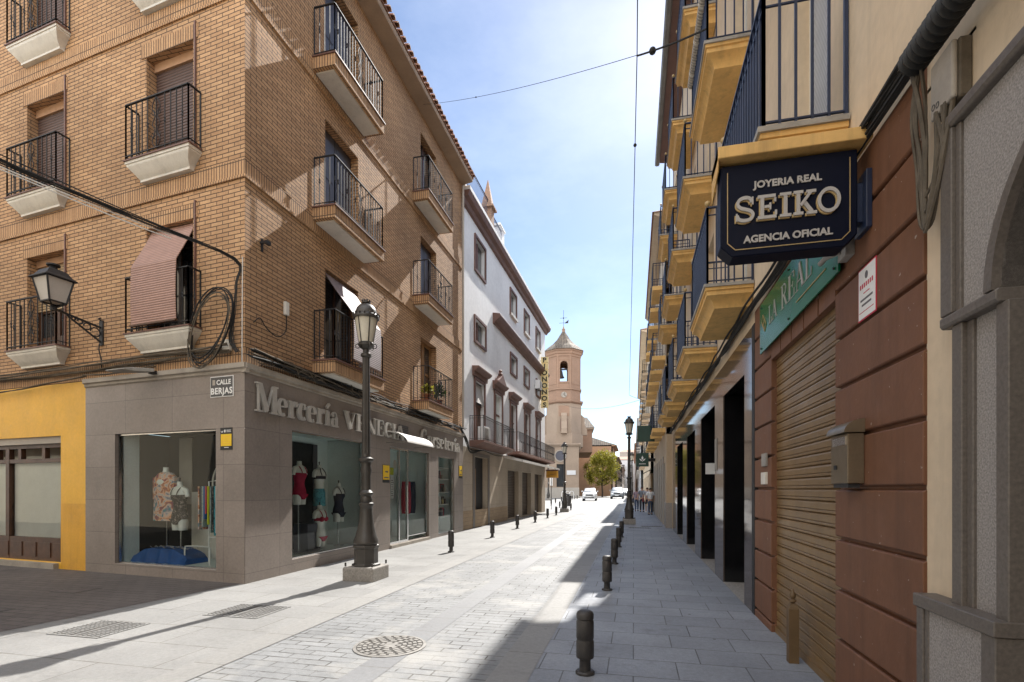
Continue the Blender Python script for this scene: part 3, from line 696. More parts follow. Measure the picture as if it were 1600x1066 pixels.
for q in range(7): m2.box(-8.0+q*.47, -7.62+q*.47, -.065, -.05, .2, .5)
for u in (-7.9,-7.1,-6.3,-5.5): m2.box(u-.05, u+.05, -.15, -.062, 2.24, 2.46)
m2.build('frame', 'wood', o)
MB(FB).box(-8.2, -4.78, -.2, .0, 2.54, 2.68).build('shutter_rail', 'fargrey', bb)
MB(FB).box(-8.3, -4.85, .0, .12, .0, .115).build('doorstep', 'stonetrim', bb)

# blinds hung out over two railings
def blind(name, mat, F, u0, u1, zt, dt, zr, dr, zb, label):
    m = MB(F); n = 8; pts = [(dt, zt)]
    for k in range(1, n+1): q = k/n; pts.append((dt+(dr-dt)*q, zt+(zr-zt)*q-.10*math.sin(PI*q)*(1-q)*.5))
    for k in range(1, 6): q = k/5; pts.append((dr+.015*math.sin(q*3), zr+(zb-zr)*q))
    m.profile(pts+[(d-.012, z-.004) for d, z in pts[::-1]], u0, u1)
    o = m.build(name, mat, origin=F.p((u0+u1)/2, dr, zb), label=label, cat='blind')
    MB(F).box(u0-.01, u1+.01, dr-.018, dr+.03, zb-.03, zb).build('bottom_rail', 'wood', o); return o
blind('window_blind', 'blindpink', FB, -2.36, -1.24, 6.40, -.08, 5.60, .29, 4.55, 'pinkish slatted blind draped over the iron balcony rail above the street name plate')
blind('window_blind', 'blindlilac', FL, 9.85, 11.05, 6.32, -.08, 5.35, .62, 4.38, 'lilac grey slatted blind hanging out over the balcony behind the near street lamp')

# ------------------------------------------------------------------ right-hand beige building (u = -Y)
DID['L'] = (.74, [([(.2,.05),(.2,.95)],T_), ([(.03,.025),(.66,.025)],.05), ([(.03,.975),(.38,.975)],.05), ([(.64,.05),(.64,.28)],.05)])
DID['R'] = (.92, [([(.2,.05),(.2,.95)],T_), ([(.03,.025),(.38,.025)],.05), ([(.03,.975),(.3,.975)],.05), (arc(.4,.74,.24,.22,95,-95),.1), ([(.3,.52),(.42,.52)],.05), ([(.42,.52),(.74,.03)],.16), ([(.72,.025),(.9,.025)],.05)])
FR = Fr(1.5, 0, -1, 0)
rb = thing('beige_building', 'beige apartment building with ochre balconies above a brown shuttered shop and polished stone shopfront', 'building', (1.5, 3.2, 0))
FLOORS = (4.3, 7.5, 10.7)
starts = [4.15, 7.15, 10.15, 13.15, 16.15, 19.0]
holes = [(-(s+1.35), -(s+.45), z+.0, z+2.3) for s in starts for z in FLOORS]
mb = MB(FR); mb.wall(-20.9, 8, 3.70, 14.35, holes, .18, d=-.02); mb.build('wall', 'beige', rb, recalc=False)
mb = MB(FR); mb.wall(-22.2, -20.9, 0, 10.2, [], .1, d=-.05); mb.box(-22.2, -20.9, -8, -.08, 0, 10.15); mb.build('side_wing', 'beige2', rb)
MB(FR).box(-20.88, 8, -9, -.45, 3.72, 14.4).build('core', 'interior', rb)
mb = MB(FR); mb.profile([(-.02,14.3),(.2,14.34),(.24,14.40),(.50,14.44),(.50,14.52),(-9,14.55)], -20.95, 8); mb.build('eaves', 'maroon', rb)
mb = MB(FR); mb.profile([(.505,14.40),(.54,14.36),(.64,14.36),(.68,14.40),(.68,14.50),(.66,14.50),(.66,14.41),(.52,14.41)], -21.0, 8); mb.build('gutter', 'gutter', rb)
mb = MB(FR); mb.profile([(.6,14.58),(-4,16.2),(-9,14.6)], -20.98, 8); mb.build('roof', 'tile', rb)
mesh_m = slatmat('woven screen', (.5,.5,.5), .035, axis='DIAGONAL', bstr=.3)
for i, s in enumerate(starts):
    for j, z in enumerate(FLOORS):
        h = (-(s+1.35), -(s+.45), z, z+2.3); a, b, c, e = h; d = -.16
        m2 = MB(FR)
        for u in (a+.03, (a+b)/2, b-.03): m2.box(u-.03, u+.03, d-.05, d, c, e)
        m2.box(a, b, d-.05, d-.002, e-.06, e); m2.box(a, b, d-.05, d-.002, c, c+.12)
        o = m2.build('window', 'cream', rb); MB(FR).box(a, b, d-.06, d-.05, c, e).build('pane', 'winglass' if (i+j) % 3 else mesh_m, o)
        if (i+2*j) % 4 == 1: MB(FR).box(a, b, d, d+.02, c+1.2, e).build('shutter', 'rollwhite', o)
        if i == 0 and j == 0: MB(FR).box(a+.1, b-.1, d+.0, d+.02, c, e-.02).build('screen', mesh_m, o)
        y0, y1 = s, s+1.8
        rings = []
        for ins, dz in ((0,-.04),(0.0,-.08),(.02,-.085),(.02,-.14),(.06,-.16),(.10,-.20),(.13,-.26),(.13,-.285)):
            rings.append([FR.p(-y1+ins,-.01,z+dz), FR.p(-y1+ins,.58-ins,z+dz), FR.p(-y0-ins,.58-ins,z+dz), FR.p(-y0-ins,-.01,z+dz)])
        o = MB(FR).loft(rings).build('balcony', 'ochre', rb, smooth=True)
        MB(FR).box(-y1-.02, -y0+.02, -.01, .60, z-.04, z).build('slab_edge', 'slabgrey', o)
        m2 = MB(FR); P = FR.p
        railing(m2, [P(-y0-.03,0,z), P(-y0-.03,.55,z), P(-y1+.03,.55,z), P(-y1+.03,0,z)], 1.02, .105, .018, False, .05)
        m2.build('railing', 'bluepaint', o)
        m2 = MB(FR)
        for u in (-y0-.03, -y1+.03): m2.sphere(P(u,.55,z+1.075), .036, 10, 7)
        m2.build('finial', 'gold', o, smooth=True)
# rusticated brown shop surround
def rust_profile(d0, top):
    pts = [(-.1, 0)]; z = 0; lv = [.10,.475,.85,1.23,1.61,1.98,2.36,2.73,3.10,3.48]
    for g in lv:
        pts += [(d0, z), (d0, g-.022), (d0-.012, g-.014), (d0-.04, g-.012), (d0-.04, g+.012), (d0-.012, g+.014)]; z = g+.022
    return pts+[(d0, z), (d0, top), (-.1, top)]
MB(FR).profile(rust_profile(.0, 3.86), -4.38, -3.16).build('pilaster', 'rust', rb, bevel=.004)
MB(FR).profile(rust_profile(.0, 3.86), -7.05, -6.25).build('pilaster', 'rust', rb, bevel=.004)
pl = [(-6.25,-.1)]; 
for k in range(1, 5):
    u = -6.25+1.87*k/5; pl += [(u-.014,.0),(u-.012,-.03),(u+.012,-.03),(u+.014,.0)]
pl = [(-6.25,-.1),(-6.25,0)]+pl[1:]+[(-4.38,0),(-4.38,-.1)]
MB(FR).plan(pl, 3.05, 3.86).build('lintel', 'rust', rb)
prof = []; z = 3.06; d0 = -.075
while z > .0:
    prof += [(d0, z), (d0+.016, z-.008), (d0+.02, z-.02), (d0+.02, z-.066), (d0+.012, z-.072), (d0+.018, z-.078), (d0+.018, z-.094), (d0+.004, z-.102)]; z -= .104
prof += [(d0-.02, 0), (d0-.02, 3.06)]
MB(FR).profile(prof, -6.26, -4.37).build('roller_shutter', 'shutterbrass', rb)
MB(FR).box(-6.26, -4.37, -.08, -.04, 0.0, .07).build('bottom_bar', 'shutterbrass', rb)
m2 = MB(FR); m2.box(-6.6, -6.4, .0, .025, 1.87, 2.02); m2.build('intercom', 'slabgrey', rb, bevel=.003)
MB(FR).box(-6.6, -6.4, .0, .03, 1.66, 1.80).build('bell_plate', 'cream', rb, bevel=.003)
# polished stone shopfront with deep dark openings
oph = [(-9.41,-7.68,.0,3.2),(-12.43,-10.34,.0,3.2),(-15.63,-13.56,.0,3.1),(-19.0,-16.82,.0,3.1)]
mb = MB(FR); mb.wall(-20.9, -7.2, 0, 3.72, oph, .02, d=.0); mb.build('polished_front', 'polished', rb, recalc=False)
MB(FR).box(-7.2, -7.05, -.1, .006, 0, 3.72).build('black_pilaster', 'dark', rb, bevel=.003)
for (a, b, c, e) in oph:
    P = FR.p; m2 = MB(FR); g = -.62
    m2.quad(P(a,-.02,c),P(a,g,c),P(a,g,e),P(a,-.02,e)); m2.quad(P(b,-.02,c),P(b,-.02,e),P(b,g,e),P(b,g,c)); m2.quad(P(a,-.02,e),P(a,g,e),P(b,g,e),P(b,-.02,e))
    o = m2.build('shop_recess', 'blackstone', rb, recalc=False)
    MB(FR).box(a, b, g-.03, g, c, e).build('pane', 'blackglass', o)
    MB(FR).box(a, b, g, -.0, -.02, .012).build('recess_floor', 'granblock', o)
MB(FR).box(-12.425,-12.41,-.32,-.10,1.95,2.2).build('notice', 'whitep', rb)
m2 = MB(FR); m2.box(-10.28,-10.08, .002, .012, 1.95, 2.55); m2.build('notice', 'slabgrey', rb)
# near stone portal
arcp = lambda r, k: [(-2.53+k+r*(1-math.cos(R(a_))), 2.43+r*.66*math.sin(R(a_))) for a_ in range(0, 91, 6)]
ap = arcp(1.3, 0)
MB(FR).prism([(-2.84,2.43)]+ap+[(-1.23,3.30),(-2.84,3.30)], -.12, .02).build('portal_panel', 'granite', rb)
MB(FR).box(-1.228, 8, -.12, .018, 3.29, 3.36).build('portal_head', 'granite', rb)
m2 = MB(FR)
m2.profile([(-.1,3.302),(.05,3.302),(.06,3.32),(.06,3.36),(.04,3.38),(-.1,3.38)], -2.90, 8); m2.profile([(-.1,2.37),(.045,2.37),(.055,2.385),(.055,2.42),(.045,2.428),(-.1,2.428)], -2.90, -2.50)
m2.box(-2.90,-2.81,-.1,.052,2.43,3.30); m2.box(-2.81,-2.775,-.1,.035,2.43,3.30)
m2.build('portal_moulding', 'granitedark', rb, bevel=.004)
MB(FR).prism(arcp(1.34,-.05)+ap[::-1], -.5, .056).build('arch_moulding', 'granitedark', rb)
MB(FR).box(-2.72, -2.545, -.12, .0, 1.06, 2.37).build('portal_jamb', 'granite', rb)
m2 = MB(FR); m2.box(-2.84,-2.765,-.12,.035,1.06,2.37); m2.box(-2.765,-2.72,-.12,.015,1.06,2.37); m2.box(-2.545,-2.47,-.6,.03,1.06,2.37); m2.build('portal_frame', 'granitedark', rb, bevel=.004)
MB(FR).box(-2.47, 8, -.62, -.3, 0, 3.3).build('portal_door', 'blackstone', rb)
m2 = MB(FR)
for u in (-2.40, -1.5, -.7): m2.box(u-.05, u+.05, -.3, -.25, 0, 3.0)
m2.build('door_frame', 'wood', rb)
MB(FR).box(-3.0, -2.56, -.1, .065, .0, 1.0).build('plinth', 'granite', rb)
m2 = MB(FR); m2.box(-3.08, -2.46, -.1, .085, 1.0, 1.065); m2.box(-3.06, -3.0, -.1, .078, 0, 1.0); m2.box(-3.0, -2.965, -.1, .07, 0, 1.0); m2.box(-2.56,-2.47,-.6,.075,0,1.0); m2.build('plinth_frame', 'granitedark', rb, bevel=.004)
mb = MB(FR); mb.wall(-3.165, -2.76, 1.0, 3.72, [], .1, d=-.02); mb.wall(-2.95, 8, 3.3, 3.71, [], .1, d=-.021); mb.build('wall_strip', 'beige', rb, recalc=False)

# hanging sign
FS = Fr(0, 3.78, 0, -1)
sg = thing('hanging_shop_sign', 'navy jewellery shop sign hanging under an ochre hood off the right wall', 'sign', (1.46, 3.84, 3.2))
X0, X1, Z0, Z1, c = .585, 1.425, 3.20, 3.83, .075
shape = [(X0,Z0+c),(X0+c,Z0),(X1-c,Z0),(X1,Z0+c),(X1,Z1),(X0,Z1)]
MB(FS).prism(shape, -.15, 0).build('panel', 'navy', sg, bevel=.006)
m2 = MB(FS); ins = .045
ln = [(X0+ins,Z1-.05),(X0+ins,Z0+c+.02),(X0+c+.02,Z0+ins),(X1-c-.02,Z0+ins),(X1-ins,Z0+c+.02),(X1-ins,Z1-.05)]
for p, q in zip(ln, ln[1:]): m2.bar(FS.p(p[0],.002,p[1]), FS.p(q[0],.002,q[1]), .005)
m2.build('gold_line', 'gold', sg)
m2 = MB(FS); text(m2, 'JOYERIA REAL', .064, FS, 1.005, 3.652, .001, .004, 'CENTER', 1.04, .0024); text(m2, 'AGENCIA OFICIAL', .066, FS, 1.005, 3.285, .001, .004, 'CENTER', 1.0, .0022); m2.build('lettering', 'ivory', sg)
tot = sum(SLAB[ch][0] for ch in 'SEIKO'); hh = .165; sx = .655/(tot*hh)
m2 = MB(FS); glyphs(m2, 'SEIKO', SLAB, hh, FS, .676, 3.428, .010, .008, sx=sx, ws=.84); m2.build('lettering', 'ivory', sg)
m2 = MB(FS); glyphs(m2, 'SEIKO', SLAB, hh, FS, .669, 3.420, .0, .008, sx=sx, ws=.84); m2.build('letter_shadow', 'gold', sg)
m2 = MB(FS); m2.box(.56, 1.49, -.24, .07, 3.85, 3.93); m2.add([FS.p(.56,.07,3.93),FS.p(.56,-.24,3.93),FS.p(.56,-.24,3.70),FS.p(.56,.03,3.78),FS.p(.568,.07,3.93),FS.p(.568,-.24,3.93),FS.p(.568,-.24,3.70),FS.p(.568,.03,3.78)],[(0,1,2,3),(7,6,5,4),(0,4,5,1),(1,5,6,2),(2,6,7,3),(3,7,4,0)])
m2.build('hood', 'ochre', sg, bevel=.004)
m2 = MB(FS); m2.box(1.425, 1.48, -.11, -.03, 3.36, 3.62); m2.box(1.465, 1.50, -.16, .03, 3.30, 3.68); m2.build('bracket', 'bluepaint', sg, bevel=.004)

m = MB(); m.tube([(.935,7.25,8.32),(.935,8.98,8.32)],.062,12); rbl = m.build('rolled_blind', slatmat('pale rolled slats', (.52,.47,.40), .05, axis='Y'), label='pale rolled-up blind tied along an upper dark blue balcony rail', cat='blind', origin=(.935,8.1,8.32), smooth=True)
m = MB()
for y_ in (7.5, 8.1, 8.7): m.lathe([(.066,y_-.01),(.066,y_+.01)],(0,0),12)
m.v = [Vector((.935+v.x, v.z, 8.32+v.y)) for v in m.v]; m.build('cord_tie', 'cream', rbl)
# green acrylic sign above the shutter
gs = thing('green_shop_sign', 'green acrylic jeweller name board fixed above the bronze roller shutter', 'sign', (1.45, 5.4, 3.2))
MB(FR).box(-6.55, -4.18, .035, .05, 3.19, 3.76).build('board', 'green', gs)
m2 = MB(FR); u = glyphs(m2, 'LA', DID, .20, FR, -6.14, 3.41, .05, .004, thick=.12, thin=.03, ws=.6); u = glyphs(m2, 'REAL', DID, .24, FR, u+.14, 3.40, .05, .004, sx=1.15, thick=.12, thin=.03, ws=.6); m2.build('lettering', 'ivory', gs)
m2 = MB(FR)
for cu_ in (-4.40, -6.35):
    for dx, dz in ((-.035,.035),(.035,-.035)):
        q = [(cu_+dx-.055,3.50+dz),(cu_+dx,3.50+dz+.07),(cu_+dx+.055,3.50+dz),(cu_+dx,3.50+dz-.07)]
        for p, r_ in zip(q, q[1:]+q[:1]): m2.bar(FR.p(p[0],.054,p[1]), FR.p(r_[0],.054,r_[1]), .008)
m2.bar(FR.p(-5.15,.053,3.31), FR.p(-4.42,.053,3.31), .008)
m2.build('gold_line', 'gold', gs)
m2 = MB(FR)
for u in (-6.48, -5.4, -4.25):
    for z in (3.24, 3.71): m2.sphere(FR.p(u,.052,z), .012, 8, 5)
m2.build('fixing_stud', 'iron', gs)
sw = MB(FR); sw.box(-4.16,-4.02,.0,.06,3.24,3.36); sw.tube([FR.p(-4.1,.06,3.3),FR.p(-4.22,.12,3.31),FR.p(-4.3,.13,3.30)],.02); 
sw.build('shutter_lock', 'slabgrey', label='small grey metal fixture on the wall beside the green board', cat='fixture', origin=FR.p(-4.1,0,3.3), bevel=.003)
# advert sticker
st = thing('wall_notice', 'white rectangular notice with red print stuck on the brown pilaster', 'notice', FR.p(-3.82,0,2.73))
MB(FR).box(-3.955, -3.69, .0, .004, 2.735, 3.085).build('border', 'red', st); MB(FR).box(-3.945, -3.70, .0041, .006, 2.745, 3.075).build('sheet', 'whitep', st)
m2 = MB(FR); m2.prism([(-3.825+.022*math.cos(k*PI/6), 3.02+.026*math.sin(k*PI/6)) for k in range(12)], .006, .0075)
for k, (z, hw) in enumerate(((2.86,.09),(2.825,.07))): m2.box(-3.825-hw, -3.825+hw, .006, .007, z, z+.014)
m2.build('print', 'ink', st)
m2 = MB(FR)
for k in range(7): m2.box(-3.92+.029*k, -3.905+.029*k, .006, .0076, 2.945, 2.975)
m2.box(-3.87,-3.78,.006,.007,2.905,2.912); m2.box(-3.93,-3.72,.006,.007,2.785,2.79); m2.build('print', 'red', st)
# letter box
lb = thing('letter_box', 'steel letter box with curved lid on the brown pilaster', 'letter box', FR.p(-4.0,0,1.62))
MB(FR).profile([(.0,1.64),(.10,1.64),(.10,1.98),(.0,1.98)], -4.17, -3.87).build('body', 'steel', lb, bevel=.004)
lid = [(0,1.985)]+[(.125-.125*math.sin(R(90-a_))+.0, 1.985+.085*math.sin(R(a_))) for a_ in ()]+[(.125*math.cos(R(a_)), 1.985+.09*math.sin(R(a_))) for a_ in range(0, 91, 10)]
MB(FR).profile(lid, -4.19, -3.86).build('lid', 'steel', lb, smooth=True)
m2 = MB(FR); m2.box(-4.13,-3.90,.10,.104,1.905,1.96); m2.build('slot', 'chrome', lb); MB(FR).box(-4.10,-4.06,.10,.106,1.74,1.77).build('lock', 'iron', lb); MB(FR).box(-4.15,-3.89,.02,.09,1.612,1.639).build('base_strip', 'iron', lb)
# brown wooden post by the shutter
bp = MB(); x, y = 1.43, 5.2
bp.loft([[Vector((x+sx_*h, y+sy_*h, z)) for sx_, sy_ in ((-1,-1),(1,-1),(1,1),(-1,1))] for h, z in ((.042,0),(.042,.5),(.036,.52),(.02,.55))]); o = bp.build('brown_post', 'wood', origin=(x,y,0), label='short brown square post with turned finial standing against the bronze shutter', cat='post')
o.data.materials[0] = M('brown post paint', (.13,.08,.036), .55, .15, 5)
hd = MB(); hd.lathe([(.012,.55),(.03,.565),(.03,.58),(.014,.59),(.026,.61),(.028,.63),(.012,.66),(.004,.685)], (x,y), 12); hd.build('finial', o.data.materials[0], o, smooth=True)

# ------------------------------------------------------------------ cables, boxes on the right wall
def bundle(name, mat, paths, r, label, cat='cable', origin=None, nn=5):
    m = MB()
    for p in paths: m.tube(p, r if not isinstance(r, tuple) else rnd(*r), nn)
    return m.build(name, mat, smooth=True, label=label, cat=cat, origin=origin or paths[0][0])
paths = []
for k in range(9):
    d0, z0 = rnd(.0,.05), rnd(-.05,.05); pts = []
    y = 3.12
    while y < 22:
        pts.append(FR.p(-y, .03+d0+rnd(-.01,.02), 3.92+z0+rnd(-.025,.02)+.02*math.sin(y*.9+k*.3))); y += rnd(.5,.8)
    paths.append(crv(pts, 3))
bundle('cable_bundle', 'cable', paths, (.009,.019), 'black cable bundle running along the right facade under the ochre balconies')
paths = []
for k in range(7):
    y0 = 3.02+rnd(0,.1); b = rnd(2.95,3.15); 
    paths.append(crv([FR.p(-3.06+rnd(-.04,.04),.05+rnd(0,.04),3.80), FR.p(-y0,.05+rnd(-.02,.03),3.55), FR.p(-y0+rnd(-.03,.03),.05,3.3), FR.p(-3.06+rnd(-.03,.03),.05,b), FR.p(-2.98,.05+rnd(-.01,.03),b-.03+rnd(0,.06)), FR.p(-2.88+rnd(-.04,.03),.06,3.2), FR.p(-2.86+rnd(-.06,.06),.04+rnd(0,.03),3.44)], 6))
bundle('cable_loop', 'cablegrey', paths, (.006,.012), 'aged grey cables looping down below the junction box')
cp = MB(); pts = []; rr = []; y = 3.06
while y > -2.5: pts.append(FR.p(-y, .095, 3.81+.02*math.sin(y*2))); rr.append((.050,.058,.072,.074,.060)[len(pts) % 5]); y -= .0085
cp.tube(pts, rr, 14); o = cp.build('corrugated_conduit', 'rubber', smooth=True, label='thick black corrugated conduit along the beige wall over the stone portal', cat='conduit', origin=pts[0])
paths = [crv([FR.p(-3.2+.12*q, .03, 4.0+.03*q-.01*k), FR.p(-2.4, .03+.01*k, 3.98), FR.p(0, .03, 3.96+.02*k)], 4) for k, q in ((0,0),(1,1))]
bundle('wall_cable', 'cablegrey', paths, .008, 'thin grey cables on the beige wall above the corrugated conduit')
jb = thing('junction_box', 'grey plastic junction box on the beige wall under the corrugated conduit', 'junction box', FR.p(-2.87,0,3.43))
MB(FR).box(-2.97, -2.78, -.02, .035, 3.42, 3.70).build('body', 'cablegrey', jb, bevel=.008); MB(FR).box(-2.965, -2.785, .036, .062, 3.425, 3.695).build('lid', 'stonetrim', jb, bevel=.01, seg=2)
m2 = MB(FR)
for q in (0, 1): m2.tube([FR.p(-2.90+.012*math.cos(k*PI/5)-.035*q, .063, 3.47+.014*math.sin(k*PI/5)+.01*q) for k in range(11)], .002, 4)
m2.build('marking', 'iron', jb)

# ------------------------------------------------------------------ generic terrace building for the background
def terrace(name, label, F, u0, u1, H, depth, mat, rows, bays, wsize=(1.0,1.9), balc=None, eave=.45, roofmat='tile', shopmat=None, shops=0, zb=0, trim='maroon', glaz='winglass', hip=1.6, shop_h=3.2):
    root = thing(name, label, 'building', F.p((u0+u1)/2, -depth/2, zb)); ww, wh = wsize
    L = u1-u0; hs = []; pos = []
    for z in rows:
        for k in range(bays):
            c = u0+L*(k+.5)/bays; hs.append((c-ww/2, c+ww/2, z, z+wh)); pos.append((c, z))
    sh = []
    for k in range(shops):
        c = u0+L*(k+.5)/shops; sh.append((c-L/shops*.36, c+L/shops*.36, zb+.02, zb+shop_h-.4))
    m = MB(F); m.wall(u0, u1, zb-.5, H, hs+sh, .18); m.build('wall', mat, root, recalc=False)
    m = MB(F); m.box(u0+.001, u1-.001, -depth, -.3, zb-.5, H-.01); m.build('core', mat, root)
    for h in hs:
        a, b, c, e = h; m = MB(F); m.box(a, b, -.16, -.12, c, e); o = m.build('window', glaz, root)
        m = MB(F); g = .09
        m.box(a-g, a, 0, .03, c-g, e+g); m.box(b, b+g, 0, .03, c-g, e+g); m.box(a, b, 0, .03, e, e+g); m.box(a, b, 0, .035, c-g, c); m.build('frame', trim, o)
    for h in sh:
        a, b, c, e = h; MB(F).box(a, b, -.16, -.12, c, e).build('shop_shutter', shopmat or 'slate', root)
    if balc:
        bl, dp, bm, rm, which = balc
        for (c, z) in pos:
            if z not in which: continue
            o = MB(F).box(c-bl/2, c+bl/2, 0, dp, z-.2, z-.02).build('balcony', bm, root)
            m = MB(F); P = F.p; railing(m, [P(c-bl/2+.03,0,z-.02), P(c-bl/2+.03,dp-.03,z-.02), P(c+bl/2-.03,dp-.03,z-.02), P(c+bl/2-.03,0,z-.02)], 1.0, .14, .018, False)
            m.build('railing', rm, o)
    m = MB(F); m.profile([(-.2,H-.02),(eave*.5,H),(eave,H+.12),(eave,H+.22),(-.2,H+.22)], u0-.05, u1+.05); m.build('cornice', trim if eave < .3 else mat, root)
    m = MB(F); P = F.p; e2 = eave+.08; Hh = H+.225
    A = [P(u0-.1,e2,Hh),P(u1+.1,e2,Hh),P(u1+.1,-depth,Hh),P(u0-.1,-depth,Hh)]; Rg = [P(u0+hip,-depth/2,Hh+hip*.9),P(u1-hip,-depth/2,Hh+hip*.9)]
    m.add(A+Rg, [(0,1,5,4),(2,3,4,5),(1,2,5),(3,0,4),(3,2,1,0)]); m.build('roof', roofmat, root)
    return root
FR2 = Fr(1.35, 0, -1, 0)
tb = terrace('sandy_building', 'sandy apartment building with ochre balconies and tall dark shop bays, beyond the polished stone shopfront', FR2, -36.6, -22.7, 13.2, 9, 'beige2', (4.3,7.45,10.5), 5, (.95,2.2), (1.8,.55,'ochre','bluepaint',(4.3,7.45,10.5)), .5, 'tile', 'slate', 7, trim='cream')
MB(FR2).box(-23.0, -22.15, -.3, .03, 0, 3.9).build('pilaster', 'beige2', tb, bevel=.01); MB(FR2).box(-23.05, -22.1, -.3, .06, 0, 1.05).build('pilaster_base', 'granite', tb, bevel=.01)
m2 = MB(FR2)
for k in range(8): c = -36.6+13.9*k/7; m2.box(c-.28, c+.28, -.05, .05, 0, 3.1) if 0 < k < 7 else None
m2.build('shop_pilaster', 'fargrey', tb)
FR3 = Fr(1.2, 0, -1, 0)
terrace('terrace_house', 'tall beige terrace house with projecting eaves halfway down the right side', FR3, -67, -38.4, 13.0, 9, 'beige', (4.2,7.3,10.3), 8, (.95,2.1), (1.6,.55,'beige2','iron',(4.2,7.3,10.3)), .65, 'tile', 'slate', 8, trim='cream')
terrace('terrace_house', 'lower pale terrace house at the far end of the right side', Fr(.9,0,-1,0), -120, -67.5, 10.5, 9, 'farwhite', (4.2,7.2), 10, (1,2), (1.6,.5,'fargrey','iron',(4.2,7.2)), .4, 'tile', 'slate', 10, zb=.25, trim='fargrey')
terrace('terrace_house', 'distant ochre terrace house closing the right side of the street', Fr(.6,0,-1,0), -235, -121, 12, 9, 'ochrewall', (4.2,7.2,9.6), 16, (1,1.7), None, .4, 'tile', None, 0, zb=.25, trim='fargrey')
# vista and far left
terrace('apartment_block', 'pale apartment block closing the far end of the street', Fr(-6,212,0,-1), -11, 9, 13.5, 10, 'farwhite', (4,7,10), 7, (1.2,1.6), (1.9,.7,'farwhite','fargrey',(4,7,10)), .25, 'tile', None, 0, zb=.25, trim='fargrey')
terrace('apartment_block', 'greyish white block with balconies standing behind the end of the street', Fr(3,226,0,-1), -9, 6, 17.5, 10, 'fargrey', (4,7,10,13), 5, (1.4,1.6), None, .25, 'tile', None, 0, zb=.25, trim='farwhite')
terrace('tiled_house', 'ochre house with hipped tile roof behind the roadside tree', Fr(-4.2,0,1,0), 108, 124, 10.6, 16, 'ochrewall', (4,7.4), 6, (1.1,1.9), None, .7, 'tileold', None, 0, zb=.25, trim='fargrey', hip=3.5)
terrace('terrace_house', 'brown terrace house with balconies beyond the tiled ochre house', Fr(-3.95,0,1,0), 125, 160, 9.2, 10, 'fargrey', (3.6,6.4), 8, (1.1,1.9), (1.6,.5,'fargrey','iron',(3.6,6.4)), .5, 'tile', None, 0, zb=.25, trim='maroon')
terrace('terrace_house', 'white terrace house farthest along the left side', Fr(-3.5,0,1,0), 161, 205, 8.6, 10, 'farwhite', (3.6,6.2), 9, (1.1,1.7), None, .4, 'tile', None, 0, zb=.25, trim='fargrey')
# the rest of the street behind the camera (its sunlit fronts throw light back on the shaded walls)
terrace('apartment_block', 'cream apartment block across the side street from the brick building', Fr(-7.0,-1.2,.108,.994), 0, 26, 13, 10, 'behind', (4,7.1,10.2), 8, (1.1,2), None, .4, 'tile', None, 0, trim='cream')
terrace('apartment_block', 'cream apartment block closing the street behind the viewer', Fr(9,-26,0,1), 0, 30, 14, 10, 'behind', (4,7.1,10.2), 9, (1.1,2), None, .4, 'tile', None, 0, trim='cream')

# ------------------------------------------------------------------ white building
FW = Fr(-6.5, 18.8, .9998, -.0175)
wb = thing('white_building', 'white rendered building with maroon window surrounds and a long wrought balcony', 'building', FW.p(0,0,0))
WE = 17.5
w4 = [(1.7,3.05,10.85,12.2)]+[(u,u+1.25,10.95,12.2) for u in (7.55,10.85,14.25)]
w3 = [(1.65,3.1,7.85,8.8)]+[(u,u+1.3,7.85,8.8) for u in (7.6,10.8,14.3)]
w2 = [(u,u+1.3,3.65,6.2) for u in (1.65,4.6,7.55,10.95,14.3)]
gd = [(1.6,3.45,.05,3.0)]+[(a_,b_,.05,2.62) for a_, b_ in ((7.0,9.4),(10.3,12.7),(13.8,16.2))]
mb = MB(FW); mb.wall(0, WE, 3.3, 13.0, w4+w3+w2, .2); mb.wall(0, .35, 0, 3.3, [], .1); P = FW.p
mb.quad(P(WE,0,-.1),P(WE,-12,-.1),P(WE,-12,13),P(WE,0,13)); mb.build('wall', 'white', wb, recalc=False)
mb = MB(FW); mb.wall(0.1, WE-.01, 0, 3.3, gd, .3, d=.02); mb.build('ground_floor', brickmat('beige shop stone', (.47,.39,.30), (.43,.36,.28), (.30,.25,.2), 1.6, .9, .005, offset=0, rough=.7, bstr=.15, spot=.2), wb, recalc=False)
MB(FW).box(.001, WE-.02, -12, -.5, 0, 13.2).build('core', 'interior', wb)
mb = MB(FW); mb.box(0.1,6.9,.02,.03,0.0,.75); mb.build('plinth', brickmat('tan plinth tiles', (.42,.31,.2), (.38,.28,.18), (.25,.2,.15), .3, .16, .006), wb)
mb = MB(FW); mb.profile([(0,12.75),(.10,12.78),(.16,12.9),(.30,12.98),(.36,13.1),(.36,13.16),(0,13.16)], -.02, WE+.35); mb.build('cornice', 'maroon', wb)
mb = MB(FW); mb.box(-.02, WE+.37, -.3, .39, 13.16, 13.3); mb.box(-.02, WE, -.35, -.1, 13.3, 13.85); mb.box(-.02, 3.0,-.1,.2,13.3,13.42); mb.box(5.6,6.4,-.4,.0,13.85,14.6); mb.box(5.5,6.5,-.45,.05,14.6,14.7); mb.build('parapet', 'white', wb)
m2 = MB(FW); railing(m2, [FW.p(.1,.2,13.42), FW.p(2.9,.2,13.42)], .95, .11, .012, False); railing(m2, [FW.p(3.4,.1,13.3), FW.p(5.5,.1,13.3)], .95, .11, .012, False); m2.build('terrace_railing', 'bluepaint', wb)
m2 = MB(FW); c0 = FW.p(3.1,.15,0)
